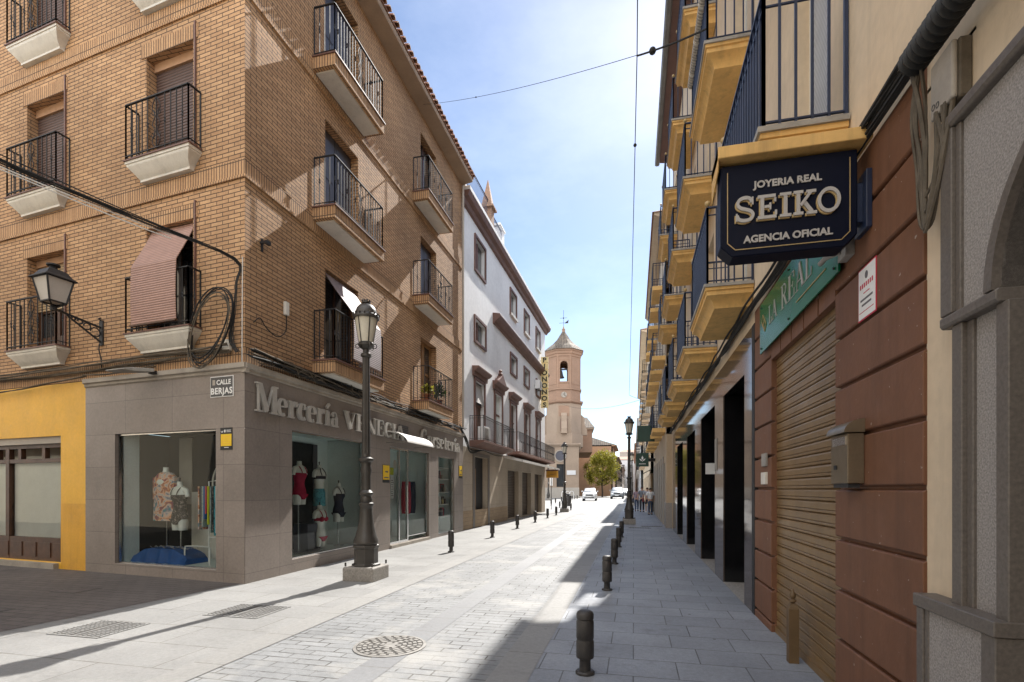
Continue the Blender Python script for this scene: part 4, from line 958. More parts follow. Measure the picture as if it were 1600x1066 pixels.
m2.loft([[Vector((c0.x+sx_*h, c0.y+sy_*h, z)) for sx_, sy_ in ((-1,-1),(1,-1),(1,1),(-1,1))] for h, z in ((.22,13.3),(.22,14.0),(.33,14.02),(.33,14.1),(.24,14.12),(.012,15.35))]); m2.build('pinnacle', 'churchbrick', wb)
mb = MB(FW); mb.profile([(0,9.4),(.08,9.42),(.14,9.52),(.28,9.6),(.34,9.72),(.36,9.8),(.34,9.84),(0,9.9)], 4.35, WE); mb.build('ledge', 'maroon', wb)
def wsur(h, sill=None, lint=False, glazed='winglass', fr='maroon'):
    a, b, c, e = h; o = MB(FW).box(a, b, -.2, -.15, c, e).build('window', glazed, wb)
    m = MB(FW); g = .10
    m.box(a-g, a, .001, .07, c-(0 if lint else g), e+g); m.box(b, b+g, .001, .07, c-(0 if lint else g), e+g); m.box(a, b, .001, .07, e, e+g)
    if not lint: m.box(a, b, .001, .075, c-g, c)
    m.box((a+b)/2-.04, (a+b)/2+.04, -.15, -.1, c, e)
    if lint: m.profile([(0,e+.13),(.09,e+.13),(.1,e+.32),(.2,e+.36),(.3,e+.45),(.3,e+.5),(0,e+.52)], a-.3, b+.3); m.box(a, b, -.15, -.11, c+1.55, c+1.63)
    m.build('frame', fr, o)
    if sill: MB(FW).box(a-.06, b+.06, .001, .13, c-.12, c).build('sill', 'cream', o)
    return o
for i, h in enumerate(w4): wsur(h, i > 0)
for h in w3: wsur(h)
for i, h in enumerate(w2):
    o = wsur(h, False, True, 'teal' if i == 1 else 'wood')
    if i == 0: MB(FW).profile([(-.12,e_) for e_ in (6.2,)]+[(.02,5.3),(.0,5.3),(-.14,6.2)], h[0], h[1]).build('shutter', 'rollwhite', o); MB(FW).box(h[0],h[1],-.14,-.11,5.25,6.2).build('roller', 'slate', o)
    if i == 1:
        m = MB(FW); m.prism([(4.4,6.65),(5.25,7.15),(6.1,6.65)], .0, .25); m.lathe([(.05,7.1),(.12,7.18),(.06,7.28),(.09,7.36),(.0,7.42)], (FW.p(5.25,.12,0).x, FW.p(5.25,.12,0).y), 8); m.build('pediment', 'maroon', o)
mb = MB(FW); mb.profile([(0,3.35),(.3,3.4),(.62,3.52),(.62,3.6),(0,3.6)], 1.0, 6.1); o = mb.build('balcony', 'maroon', wb)
m2 = MB(FW); P = FW.p; railing(m2, [P(1.05,0,3.6),P(1.05,.58,3.6),P(6.05,.58,3.6),P(6.05,0,3.6)], 1.0, .12, .012, False); m2.build('railing', 'iron', o)
mb = MB(FW); mb.profile([(0,3.38),(.5,3.44),(.68,3.5),(.68,3.58),(0,3.58)], 7.0, WE+.4); o = mb.build('balcony', 'maroon', wb)
m2 = MB(FW); railing(m2, [P(7.05,0,3.58),P(7.05,.64,3.58),P(WE+.3,.64,3.58),P(WE+.3,0,3.58)], 1.0, .12, .012, True); m2.build('railing', 'iron', o)
mb = MB(FW); mb.profile([(0,3.2),(1.0,2.98),(1.0,3.1),(0,3.34)], 6.3, WE+.4); mb.build('canopy', 'awning', wb)
o = MB(FW).box(1.6, 3.45, -.3, -.22, .05, 3.0).build('entrance_door', 'iron', wb); MB(FW).box(1.75, 2.35, -.22, -.18, .1, 2.5).build('door_leaf', 'lightwood', o)
m2 = MB(FW); m2.box(1.35,1.6,.02,.05,0,3.15); m2.box(3.45,3.7,.02,.05,0,3.15); m2.box(1.6,3.45,.02,.05,3.0,3.15); m2.build('door_surround', 'granitedark', wb)
for h in gd[1:]: MB(FW).box(h[0], h[1], -.3, -.22, h[2], h[3]).build('shop_shutter', slatmat('brown shop shutter', (.085,.06,.042), .09), wb)
ac = thing('air_conditioner', 'white air conditioner unit standing on the near balcony of the white building', 'air conditioner', FW.p(2.0,.3,3.6))
def acunit(F, u, d, z, root):
    MB(F).box(u-.4, u+.4, d-.15, d+.15, z+.06, z+.62).build('casing', 'whitep', root, bevel=.012); m = MB(F)
    for k in range(9): m.box(u-.32, u+.2, d+.152, d+.16, z+.12+.052*k, z+.14+.052*k)
    m.build('grille', 'fargrey', root); m = MB(F); m.box(u-.3,u-.25,d-.14,d+.14,z,z+.06); m.box(u+.25,u+.3,d-.14,d+.14,z,z+.06); m.build('foot', 'iron', root)
acunit(FW, 2.0, .3, 3.6, ac)
ac = thing('air_conditioner', 'air conditioner unit on brackets high on the white wall beside the letter sign', 'air conditioner', FW.p(14.3,.18,8.1)); acunit(FW, 14.3, .18, 8.1, ac)
# vertical letter sign
ps = thing('vertical_letter_sign', 'tall stack of cream letter boxes spelling pastry name, off the white building corner', 'sign', (-5.9,34.4,7.1))
FP = Fr(0, 34.4, 0, -1); z = 10.62
for ch in 'PIONONOS':
    o = MB(FP).box(-6.14, -5.66, -.2, 0, z-.40, z).build('letter_box', 'creamletter', ps, bevel=.01)
    m2 = MB(FP); text(m2, ch, .44, FP, -5.9, z-.355, .001, .004, 'CENTER', 1, .012, 1.1); m2.build('letter', 'iron', o); z -= .435
m2 = MB(FP)
for zz in (10.4, 8.9, 7.4): m2.box(-6.32, -6.14, -.13, -.08, zz-.03, zz)
m2.build('bracket', 'iron', ps)
ys = thing('shop_sign_box', 'amber shop sign box hanging below the white building canopy', 'sign', (-5.55,35.6,2.4))
FY = Fr(0, 35.6, 0, -1)
MB(FY).box(-5.98,-5.15,-.14,0,2.42,2.9).build('box', 'orangesign', ys, bevel=.01); m2 = MB(FY); m2.box(-6.02,-5.11,-.15,-.0,2.905,3.0); m2.box(-5.9,-5.86,-.1,-.06,3.0,3.12); m2.box(-5.3,-5.26,-.1,-.06,3.0,3.12); m2.build('frame', 'maroon', ys)
m2 = MB(FY); m2.bar(FY.p(-5.9,.004,2.6),FY.p(-5.25,.004,2.7),.02); m2.build('print', 'maroon', ys)

# ------------------------------------------------------------------ church
ch = thing('church', 'brick church with an octagonal bell tower, clock and tiled cap', 'church', (-11.2, 83.5, .25))
TX, TY = -11.25, 84.2
def octo(mb, prof, k=1, n=8): mb.lathe(prof, (TX, TY), 8, ph=PI/8+R(9))
FC = Fr(-8.35, 80.6, .16, -1)     # low front facing the camera; u = +X
FC2 = Fr(-8.35, 80.6, 1, .12)     # flank along the street
mb = MB(FC); mb.wall(-14, 0, -.2, 8.6, [(-3.5,-2.3,2.0,5.6)], .3); mb.F = FC2; mb.wall(0, 24, -.2, 8.2, [(2.6,3.6,5.0,6.6),(6,7,5.0,6.6),(9.5,10.5,5.0,6.6),(3.3,4.8,.1,4.4),(9,10.6,.1,3.6),(14,15,5,6.6)], .3)
mb.build('wall', 'churchstone', ch, recalc=False)
q0 = FC.p(-14,-.5,0); q1 = FC2.p(.4,-.5,0); q2 = FC2.p(24,-.5,0)
mb = MB(); mb.loft([[Vector((q0.x,q0.y,z)), Vector((q1.x,q1.y+.3,z)), Vector((q2.x,q2.y,z)), Vector((q0.x,q2.y,z))] for z in (-.2, 8.15)]); mb.build('core', 'slate', ch)
mb = MB(FC); pr = [(0,8.3),(.12,8.35),(.3,8.6),(.35,8.62),(.35,8.8),(-1.5,9.0)]; mb.profile(pr, -14, .3); mb.F = FC2; mb.profile([(d,z-.35) for d, z in pr], 0.36, 24); mb.build('cornice', 'churchstone', ch)
mb = MB(FC); mb.box(-14,.04,.0,.05,-.2,1.9); mb.F = FC2; mb.box(.06,24,.0,.05,-.2,1.9); mb.build('plinth', 'fargrey', ch)
o = MB(FC).box(-3.5,-2.3,-.35,-.3,2.0,5.6).build('window', 'winglass', ch)
m2 = MB(FC); m2.lathe([(0,0)],(0,0),3) if False else None
m2 = MB(FC); m2.prism([(-2.9+.75*math.cos(k*PI/10), 6.9+.75*math.sin(k*PI/10)) for k in range(20)], .0, .06); m2.build('round_window', 'slate', ch)
m2 = MB(FC)
rg = [(-2.9+.88*math.cos(k*PI/10), 6.9+.88*math.sin(k*PI/10)) for k in range(21)]
for p, q in zip(rg, rg[1:]): m2.bar(FC.p(p[0],.05,p[1]), FC.p(q[0],.05,q[1]), .2, .12)
m2.build('round_frame', 'fargrey', ch)
MB(FC).box(-1.9,-.5,.02,.08,3.9,4.6).build('plaque', 'farwhite', ch)
for u in (3.3, 9): MB(FC2).box(u, u+1.5, -.35,-.3,.1,4.4).build('door', 'wood', ch)
# tower shaft, belfry and cap
pts8 = lambda r: [(TX+r*math.cos(PI/8+R(9)+k*PI/4), TY+r*math.sin(PI/8+R(9)+k*PI/4)) for k in range(8)]
mb = MB(); octo(mb, [(3.35,8.5),(3.35,10.5),(3.05,10.55),(3.05,15.35)]); tw = mb.build('tower', 'churchstone', ch)
mb = MB(); octo(mb, [(2.9,15.35),(3.35,15.6),(3.4,15.85),(2.95,15.95),(2.9,17.5),(3.1,17.6),(3.1,17.85),(2.85,17.9)]); mb.build('tower_cornice', 'churchbrick', tw)
for k in (1,3,5,7):
    a_ = R(9)+k*PI/4+PI/4; m2 = MB(Fr(TX+3.1*math.cos(a_), TY+3.1*math.sin(a_), math.cos(a_), math.sin(a_))); m2.profile([(-.3,10.5),(.75,10.5),(.72,11.3),(.3,12.4),(.25,13.4),(-.3,13.9)], -.45, .45); m2.build('buttress', 'churchstone', tw)
# belfry walls with arched openings
r8 = 2.85; zb0, zb1 = 17.9, 23.2; apo = r8*math.cos(PI/8); hwid = r8*math.sin(PI/8)
m3 = MB()
for k in range(8):
    a_ = R(9)+k*PI/4+PI/4; F = Fr(TX+apo*math.cos(a_), TY+apo*math.sin(a_), math.cos(a_), math.sin(a_)); m3.F = F
    if k % 2 == 0 or k == 5: pass
    front = abs((math.degrees(a_) % 90) - 9) < 1 or abs((math.degrees(a_) % 90) - 9) > 89
    if front:
        ow = .62; z0, zs = 18.9, 21.6; P = F.p
        m3.wall(-hwid, hwid, zb0, zb1, [(-ow, ow, z0, zs+ow)], .6)
        n = 8; ar = [(ow*math.cos(PI-PI*i/n), zs+ow*math.sin(PI-PI*i/n)) for i in range(n+1)]
        for i in range(n):
            (x0,y0),(x1,y1) = ar[i], ar[i+1]; tp = zs+ow
            m3.quad(P(x0,0,y0),P(x1,0,y1),P(x1,0,tp),P(x0,0,tp)); m3.quad(P(x0,0,y0),P(x1,0,y1),P(x1,-.6,y1),P(x0,-.6,y0))
        for s_ in (-1, 1): m3.box(s_*hwid-.22 if s_ > 0 else s_*hwid, s_*hwid if s_ > 0 else s_*hwid+.22, 0, .09, zb0, zb1)
        m3.box(-ow-.34, -ow-.2, 0, .05, z0-.2, zs+.7); m3.box(ow+.2, ow+.34, 0, .05, z0-.2, zs+.7); m3.box(-ow-.34, ow+.34, 0, .05, zs+.75, zs+.95); m3.box(-ow-.3, ow+.3, 0, .1, z0-.22, z0)
    else:
        m3.wall(-hwid, hwid, zb0, zb1); m3.box(-hwid+.2, hwid-.2, 0, .05, zb0+.6, zb1-.6)
m3.build('belfry', 'churchbrick', tw, recalc=False)
mb = MB(); octo(mb, [(2.8,22.9),(2.95,23.0),(2.95,23.3),(3.1,23.4),(3.15,23.75),(3.3,23.85),(3.3,24.05),(2.6,24.1)]); mb.build('belfry_cornice', 'churchbrick', tw)
mb = MB(); octo(mb, [(3.45,24.05),(3.45,24.13),(2.75,24.75),(1.9,25.4),(1.15,26.2),(.65,27.0),(.32,27.5),(.3,27.6)]); mb.build('cap_roof', 'tileold', tw)
mb = MB(); mb.lathe([(.3,27.55),(.22,27.8),(.32,27.95),(.1,28.3),(.04,28.6)], (TX,TY), 10); mb.build('finial', 'churchbrick', tw)
m2 = MB(); m2.bar((TX,TY,28.5),(TX,TY,31.2),.05); m2.bar((TX-.55,TY,29.9),(TX+.55,TY,29.9),.04); m2.bar((TX,TY,29.9),(TX+.9,TY,29.05),.03) if False else None
m2.bar((TX-.7,TY,29.1),(TX+.5,TY,29.1),.04); m2.hexa([(TX+.2,TY-.02,29.0),(TX+.75,TY-.02,29.0),(TX+.75,TY+.02,29.0),(TX+.2,TY+.02,29.0),(TX+.35,TY-.02,29.2),(TX+.85,TY-.02,29.55),(TX+.85,TY+.02,29.55),(TX+.35,TY+.02,29.2)]); m2.sphere((TX,TY,29.9),.12,8,5); m2.build('weather_vane', 'iron', tw)
m2 = MB(); m2.lathe([(.06,20.9),(.22,20.8),(.3,20.4),(.38,20.0),(.55,19.7),(.55,19.64)], (TX-.2,TY-1.7), 16); m2.box(TX-1.2,TX+1.0,-TY+1.6,-TY+1.8,20.9,21.1) ; m2.build('bell', 'iron', tw, smooth=True)
a_ = R(9)+5*PI/4+PI/4
FCk = None
for k in range(8):
    aa = R(9)+k*PI/4
    if abs(math.degrees(aa) % 360 - 279) < 1: FCk = Fr(TX+2.9*math.cos(PI/8)*math.cos(aa), TY+2.9*math.cos(PI/8)*math.sin(aa), math.cos(aa), math.sin(aa))
m2 = MB(FCk); m2.prism([(.46*math.cos(k*PI/12), 16.75+.46*math.sin(k*PI/12)) for k in range(24)], .0, .12); o = m2.build('clock', 'stonetrim', tw)
m2 = MB(FCk); m2.bar(FCk.p(0,.14,16.75),FCk.p(.3,.14,16.45),.06); m2.bar(FCk.p(0,.14,16.75),FCk.p(.12,.14,17.15),.05); m2.build('clock_hand', 'iron', o)
FCt = Fr(FCk.o.x+.14*FCk.n.x, FCk.o.y+.14*FCk.n.y, FCk.n.x, FCk.n.y)
MB(FCt).box(-.55,.55,.0,.02,10.9,12.9).build('tower_window', 'maroon', tw); MB(FCt).box(-.85,.85,.0,.03,13.3,15.0).build('tower_panel', 'churchbrick', tw)
# nave
FN = Fr(-8.9, 88.5, .12, -1)
mb = MB(FN); mb.box(-9, 2.0, -16, 0, 8, 12.2); mb.build('nave', 'churchbrick', ch)
mb = MB(FN); mb.add([FN.p(-9.2,.4,12.2),FN.p(2.4,.4,12.2),FN.p(2.4,-16.4,12.2),FN.p(-9.2,-16.4,12.2),FN.p(-9.2,-3,14.6),FN.p(1.2,-3,14.4),FN.p(1.2,-13,14.4),FN.p(-9.2,-13,14.6)],[(0,1,5,4),(1,2,6,5),(2,3,7,6),(4,5,6,7),(3,0,4,7),(3,2,1,0)]); mb.build('nave_roof', 'tileold', ch)
mb = MB(FN); mb.box(-9.1,2.3,-16.2,.3,11.9,12.19); mb.build('nave_cornice', 'churchstone', ch)

# ------------------------------------------------------------------ street lamps
def make_lamp(loc):
    r = thing('street_lamp', '', 'street lamp', loc); O = Vector(loc)
    def pt(mb): mb.v = [v+O for v in mb.v]; return mb
    m = MB(); h = .31; m.loft([[Vector((sx_*q, sy_*q, z)) for sx_, sy_ in ((-1,-1),(1,-1),(1,1),(-1,1))] for q, z in ((h,0),(h,.24),(h-.02,.26))]); pt(m).build('plinth', 'granblock', r, bevel=.012, seg=2)
    m = MB(); m.lathe([(.265,.26),(.265,.29),(.222,.31),(.222,.58),(.24,.60),(.24,.64),(.21,.66)], n=8, ph=PI/8); m.lathe([(.02,.27),(.02,.34)],(.27,.27),6); m.lathe([(.02,.27),(.02,.34)],(-.27,.27),6); m.lathe([(.02,.27),(.02,.34)],(.27,-.27),6); m.lathe([(.02,.27),(.02,.34)],(-.27,-.27),6)
    pt(m).build('pedestal', 'castiron', r, bevel=.006)
    m = MB(); m.lathe([(.21,.66),(.232,.69),(.228,.74),(.195,.82),(.155,.98),(.13,1.15),(.116,1.3),(.118,1.36),(.14,1.39),(.14,1.43),(.11,1.45)], n=20); pt(m).build('bell_base', 'castiron', r, smooth=True)
    m = MB(); m.lathe([(.105,1.45),(.118,1.5),(.094,1.56),(.132,1.6),(.132,1.63),(.088,1.68),(.086,1.95),(.105,2.05),(.086,2.13),(.095,2.2),(.14,2.23),(.14,2.27),(.086,2.3),(.080,2.36)], n=20); pt(m).build('post_collar', 'castiron', r, smooth=True)
    m = MB(); n = 20
    m.loft([[Vector(((q-(.009 if k % 2 else 0))*math.cos(2*PI*k/n), (q-(.009 if k % 2 else 0))*math.sin(2*PI*k/n), z)) for k in range(n)] for q, z in ((.078,2.36),(.067,4.18))]); m.lathe([(.08,4.18),(.1,4.2),(.1,4.24),(.06,4.27),(.05,4.32),(.11,4.36),(.15,4.40),(.15,4.43),(.12,4.44)], n=20)
    pt(m).build('post', 'castiron', r, smooth=True)
    m = MB(); m.lathe([(.125,4.44),(.205,4.90)], n=24); pt(m).build('lantern_glass', 'lampglass', r, smooth=True)
    m = MB()
    for k in range(6):
        a = k*PI/3+.3; m.bar((.128*math.cos(a),.128*math.sin(a),4.43),(.210*math.cos(a),.210*math.sin(a),4.91),.018,.012)
        m.tube(crv([(.13*math.cos(a),.13*math.sin(a),4.44),(.19*math.cos(a),.19*math.sin(a),4.42),(.185*math.cos(a),.185*math.sin(a),4.36),(.12*math.cos(a),.12*math.sin(a),4.36)],3),.009,4)
    m.lathe([(.13,4.43),(.14,4.445),(.13,4.46)], n=24); pt(m).build('lantern_ribs', 'castiron', r)
    m = MB(); m.lathe([(.20,4.90),(.235,4.90),(.245,4.93),(.235,4.96),(.21,4.98),(.2,4.99),(.195,5.04),(.175,5.10),(.13,5.155),(.07,5.18),(.05,5.19),(.08,5.2),(.08,5.225),(.03,5.24)], n=24)
    pt(m).build('lantern_dome', 'castiron', r, smooth=True)
    m = MB()
    for k in range(16):
        a = k*PI/8; x, y = .24*math.cos(a), .24*math.sin(a); m.sphere((x,y,4.975),.02,6,4,1.4)
    for k in range(8):
        a = k*PI/4; m.sphere((.072*math.cos(a),.072*math.sin(a),5.245),.017,6,4,1.6)
    m.sphere((0,0,5.25),.03,8,5); pt(m).build('crown_ornament', 'castiron', r)
    return r
lamp = make_lamp((-4.65, 8.3, 0)); lamp.scale = (.947,)*3; GL = 'cast iron street lamps'
tag(lamp, 'cast iron street lamp on a stone plinth in front of the grey haberdashery', group=GL)
dup(lamp, (-4.8, 36.45, 0), 'cast iron street lamp on the left pavement corner by the amber shop sign', GL)
dup(lamp, (-.2, 24.3, 0), 'cast iron street lamp on the shaded right pavement past the row of bollards', GL)
dup(lamp, (-.15, 49, .1), 'street lamp farther along the right pavement, half hidden behind the nearer one', GL)
dup(lamp, (-10.2, 62.3, .25), 'small distant street lamp at the foot of the church wall', GL)

# ------------------------------------------------------------------ bollards
m = MB(); m.lathe([(.083,0),(.083,.022),(.074,.032),(.05,.036),(.048,.13),(.05,.135),(.074,.145),(.077,.155),(.077,.285),(.071,.30),(.071,.306),(.076,.315),(.076,.455),(.069,.47),(.069,.477),(.075,.484),(.075,.52),(.066,.54),(.045,.552),(.001,.556)], n=24)
GB = 'dark iron bollards along the kerbs'
bol = m.build('bollard', 'bollard', smooth=True, label='whole dark iron bollard in the shade, closest on the right pavement', cat='bollard', group=GB); bol.location = (-.41, 4.47, 0)
R_ = [(-.41,8.25,'dark bollard on the right pavement catching the patch of sunlight'),(-.40,11.2,'dark bollard on the right pavement, next one past the sunlit patch'),(-.40,14.5,'fourth dark bollard of the right pavement row'),(-.39,17.5,'dark bollard ending the right row before the shaded street lamp'),(-.36,29,'dark bollard just beyond the shaded right street lamp'),(-.33,33,'second dark bollard beyond the shaded right street lamp'),(-.3,37,'farthest dark bollard on the right pavement edge')]
L_ = [(-4.53,12.35,'sunlit bollard on the left pavement outside the haberdashery entrance'),(-4.58,16.45,'sunlit bollard outside the narrow shop window with shelves'),(-4.62,20.4,'sunlit bollard outside the wooden entrance door of the white building'),(-4.64,24.4,'sunlit bollard before the first brown shutter under the canopy'),(-4.66,28.2,'sunlit bollard before the second brown shutter under the canopy'),(-4.68,31.6,'sunlit bollard before the third brown shutter under the canopy'),(-4.7,39.4,'sunlit bollard just beyond the left corner street lamp'),(-6.2,43.9,'small bollard behind the left corner street lamp, on the plaza'),(-7.68,48.6,'distant plaza bollard next to the white building corner'),(-8.0,53.5,'distant plaza bollard, second from the white building corner'),(-8.05,58.4,'distant plaza bollard before the church wall, left of the bin'),(-8.0,68.6,'far bollard beside the bicycle stand'),(-7.9,70.2,'far bollard hidden behind the bicycle stand hoops'),(-7.7,72,'farthest bollard near the parked white car')]
for x, y, lab in R_+L_: dup(bol, (x, y, gz(y)), lab, GB)

# ------------------------------------------------------------------ wall lantern on bracket
wl = thing('wall_lantern', 'tapered square lantern on a scrolled black wall bracket beside the side street balcony', 'lantern', FB.p(-3.6, 0, 4.7))
m = MB(FB); m.box(-3.65,-3.55,.0,.025,4.38,4.86); m.bar(FB.p(-3.6,.02,4.72),FB.p(-3.6,.80,4.84),.032); m.bar(FB.p(-3.6,.02,4.44),FB.p(-3.6,.60,4.79),.026)
for k, (d, z, q) in enumerate(((.12,4.61,.085),(.26,4.68,.06),(.38,4.73,.042),(.48,4.76,.028))): m.tube([FB.p(-3.6,d+q*math.cos(j*PI/5),z+q*math.sin(j*PI/5)) for j in range(9)], .013, 5)
m.tube([FB.p(-3.6,.02+.04*math.sin(j*PI/4),4.86+.05*j/4) for j in range(5)],.014,5); m.tube([FB.p(-3.6,.05,4.40),FB.p(-3.6,.06,4.3),FB.p(-3.58,.03,4.1),FB.p(-3.58,.02,3.95)],.012,5)
m.build('bracket', 'iron', wl)
LX = FB.p(-3.6, .80, 0); ang = math.atan2(-.994,-.108)+PI/4
sq = lambda q, z: [Vector((LX.x+q*math.cos(ang+k*PI/2), LX.y+q*math.sin(ang+k*PI/2), z)) for k in range(4)]
m = MB(); m.loft([sq(0.180,4.950), sq(0.284,5.341)]); m.build('glass', 'lampglassgrey', wl)
m = MB(); a_, b_ = sq(0.184,4.941), sq(0.290,5.350)
for k in range(4): m.bar(a_[k], b_[k], .024); m.bar(a_[k], a_[(k+1)%4], .024); m.bar(b_[k], b_[(k+1)%4], .022)
m.tube([(LX.x,LX.y,4.80),(LX.x,LX.y,4.88)],.05); 
for k in range(4): m.bar((LX.x,LX.y,4.83), a_[k], .018)
m.build('frame', 'iron', wl)
m = MB(); m.loft([sq(0.347,5.350), sq(0.347,5.363), sq(0.270,5.411), sq(0.198,5.498), sq(0.117,5.532)]); m.lathe([(.063,5.532),(.054,5.585),(.10,5.593),(.10,5.620),(.054,5.637)], (LX.x,LX.y), 16); m.build('hood', 'iron', wl)

# ------------------------------------------------------------------ plates on the corner building
sp = thing('street_name_plate', 'dark enamel street name plate on the grey corner cladding', 'sign', FB.p(-.45,.05,3.2))
MB(FB).box(-.72,-.19,.051,.06,3.19,3.55).build('plate', 'whitep', sp, bevel=.003); MB(FB).box(-.705,-.205,.0605,.064,3.205,3.535).build('panel', 'greysign', sp)
m = MB(FB); text(m, 'CALLE', .115, FB, -.57, 3.405, .064, .001, 'LEFT', 1.0, .003); text(m, 'BERJAS', .15, FB, -.455, 3.245, .064, .001, 'CENTER', 1.1, .004); m.build('lettering', 'whitep', sp)
MB(FB).box(-.66,-.60,.064,.066,3.40,3.49).build('crest', 'fargrey', sp)
np_ = thing('alarm_plate', 'black plate with yellow centre on the grey cladding by the side street window', 'plate', FB.p(-.35,.05,2.3))
MB(FB).box(-.49,-.22,.051,.058,2.28,2.66).build('plate', 'dark', np_); MB(FB).box(-.475,-.235,.058,.0605,2.345,2.55).build('panel', 'yellowp', np_)
m = MB(FB); m.prism([(-.47,2.61),(-.455,2.585),(-.42,2.615),(-.43,2.585),(-.455,2.575),(-.475,2.6)],.058,.0595); m.box(-.4,-.37,.058,.0595,2.58,2.625); m.box(-.35,-.245,.058,.0595,2.585,2.592); m.box(-.35,-.245,.058,.0595,2.61,2.62); m.box(-.4,-.3,.058,.0595,2.315,2.325); m.build('print', 'whitep', np_)
m = MB(FB)
for z in (2.5, 2.46, 2.42, 2.38): m.box(-.45,-.26,.0605,.0613,z,z+.006)
m.build('print', 'orangesign', np_)
for u, z, lab in ((12.42, 2.0, 'yellow and black plate left of the glazed shop entrance'), (18.42, 2.25, 'yellow plate at the far end of the grey shopfront')):
    q = thing('alarm_plate', lab, 'plate', FL.p(u,.05,z)); MB(FL).box(u-.19,u+.19,.051,.058,z-.22,z+.25).build('plate', 'dark', q); MB(FL).box(u-.18,u+.18,.058,.061,z-.14,z+.24).build('panel', 'yellowp', q); m = MB(FL); m.box(u-.06,u+.1,.061,.062,z+.05,z+.09); m.box(u-.12,u+.12,.061,.062,z-.1,z-.07); m.build('print', 'ink', q)
fl = thing('floodlight', 'flat grey floodlight arm over the side street shop window', 'floodlight', FB.p(-2.0,.1,3.68))
m = MB(FB); m.box(-2.05,-1.95,.0,.2,3.68,3.74); m.build('arm', 'iron', fl); m = MB(FB); m.loft([[FB.p(-2.0+a_,.2+b_,3.70+c_) for a_, b_, c_ in ((-.12,0,0),(.12,0,0),(.12,0,.06),(-.12,0,.06))],[FB.p(-2.2+a_,.5+b_,3.66+c_) for a_, b_, c_ in ((-.26,0,.0),(.2,0,.0),(.2,0,.07),(-.26,0,.07))],[FB.p(-2.2+a_,.66+b_,3.66+c_) for a_, b_, c_ in ((-.26,0,.0),(.2,0,.0),(.2,0,.02),(-.26,0,.02))]]); m.build('head', 'slabgrey', fl, bevel=.008)
cb = thing('camera_box', 'small pale wall box with hanging cord on the brick street front', 'box', FL.p(8.45,0,4.95))
MB(FL).box(8.4,8.5,.0,.06,4.9,5.15).build('body', 'cream', cb, bevel=.006); m = MB(FL); m.tube(crv([FL.p(8.45,.03,4.9),FL.p(8.43,.03,4.6),FL.p(8.2,.03,4.42),FL.p(7.9,.03,4.5),FL.p(7.75,.03,4.62),FL.p(7.6,.02,4.5)],5),.009,5); m.build('cord', 'cable', cb)
m = MB(FL); m.box(7.77,7.81,0,.12,5.95,5.985); m.box(7.78,7.88,.09,.15,5.94,6.0); m.box(7.8,7.83,.0,.03,5.82,6.05); 
m.build('wall_hook', 'iron', label='small black wall fixture near the corner of the brick street front', cat='fixture', origin=FL.p(7.8,0,5.9))
m = MB(FB); m.box(-.42,-.26,.02,.09,3.98,4.16); m.build('connection_box', 'cream', label='small cream connection box at the brick corner among the cable coils', cat='box', origin=FB.p(-.34,0,4), bevel=.006)

# ------------------------------------------------------------------ cables on the left
def wob(F, u0, u1, z0, z1, d, amp, step=.35, sag=0):
    n = max(3, int(abs(u1-u0)/step)); 
    return crv([F.p(u0+(u1-u0)*k/n, max(.02, d+rnd(-.02,.03)), z0+(z1-z0)*k/n+rnd(-amp,amp)-sag*math.sin(PI*k/n)) for k in range(n+1)], 3)
paths = [wob(FB, -SB, -.25, 3.95+rnd(-.05,.05), 4.02+rnd(-.12,.06), .05+.012*k, .025, .8, rnd(-.02,.1)) for k in range(7)]
bundle('cable_bundle', 'cablegrey', paths, (.010,.019), 'sagging grey brown cable bundle along the side street front above the yellow wall')
paths = [wob(FB, -SB, -3.9, 3.72, 3.80, .10+.01*k, .012, .5, .13) for k in range(3)]+[wob(FB, -3.9, -2.0, 3.80, 3.84, .12, .02, .4, .05) for k in range(2)]
bundle('cable_bundle', 'cablegrey', paths, (.010,.014), 'lower slack cables drooping over the top of the yellow wall')
paths = []
for k in range(16):
    sg_ = rnd(-.03, .10); paths.append(wob(FL, CY-.02+rnd(0,.1), rnd(17.5,18.9) if k < 10 else rnd(9.5,14), 3.90+rnd(-.06,.1), 3.86+rnd(-.08,.1), .07+rnd(0,.1), .03, .55, sg_))
tangle = []
for k in range(12):
    y0 = rnd(7.5, 10.5); L_ = rnd(.8, 2.4); n_ = 7
    tangle.append(crv([FL.p(y0+L_*q/n_, .05+rnd(0,.16), 3.86+rnd(-.10,.14)) for q in range(n_+1)], 4))
bundle('cable_tangle', 'cablegrey', tangle, (.006,.012), 'messy knot of loose cable ends near the brick corner over the first raised letters')
bundle('cable_bundle', 'cable', paths[:9], (.009,.017), 'tangled black cables along the street front just above the raised shop letters')
bundle('cable_bundle', 'cablegrey', paths[9:], (.009,.016), 'dusty straw coloured cables tangled along the street front above the shop letters')
paths = []
for k in range(9):
    e1 = FB.p(-.12+rnd(-.02,.03), .10+rnd(0,.02), 5.5+rnd(-.03,.03)); far = Vector((-11.6+rnd(-.05,.05), -1.8, 7.25+rnd(-.05,.08)))
    mid = [e1.lerp(far, q)+Vector((0,0,-.10*math.sin(PI*q)*(1+.2*k)))+Vector((rnd(-.02,.02),0,rnd(-.035,.035))) for q in (.12,.25,.4,.55,.7,.85)]
    dn = [FB.p(-.10+rnd(-.03,.03),.08,5.1), FB.p(-.12+rnd(-.05,.02),.09,4.6), FB.p(-.2+rnd(-.1,.05),.09,4.15), FB.p(-.05+rnd(-.05,.1),.1,3.92)]
    paths.append(crv([far]+mid[::-1]+[e1]+dn, 4))
bundle('overhead_cable', 'cable', paths[:7], (.006,.011), 'thick black overhead cable bundle swinging in from the left to the brick corner', origin=FB.p(-.1,.1,4))
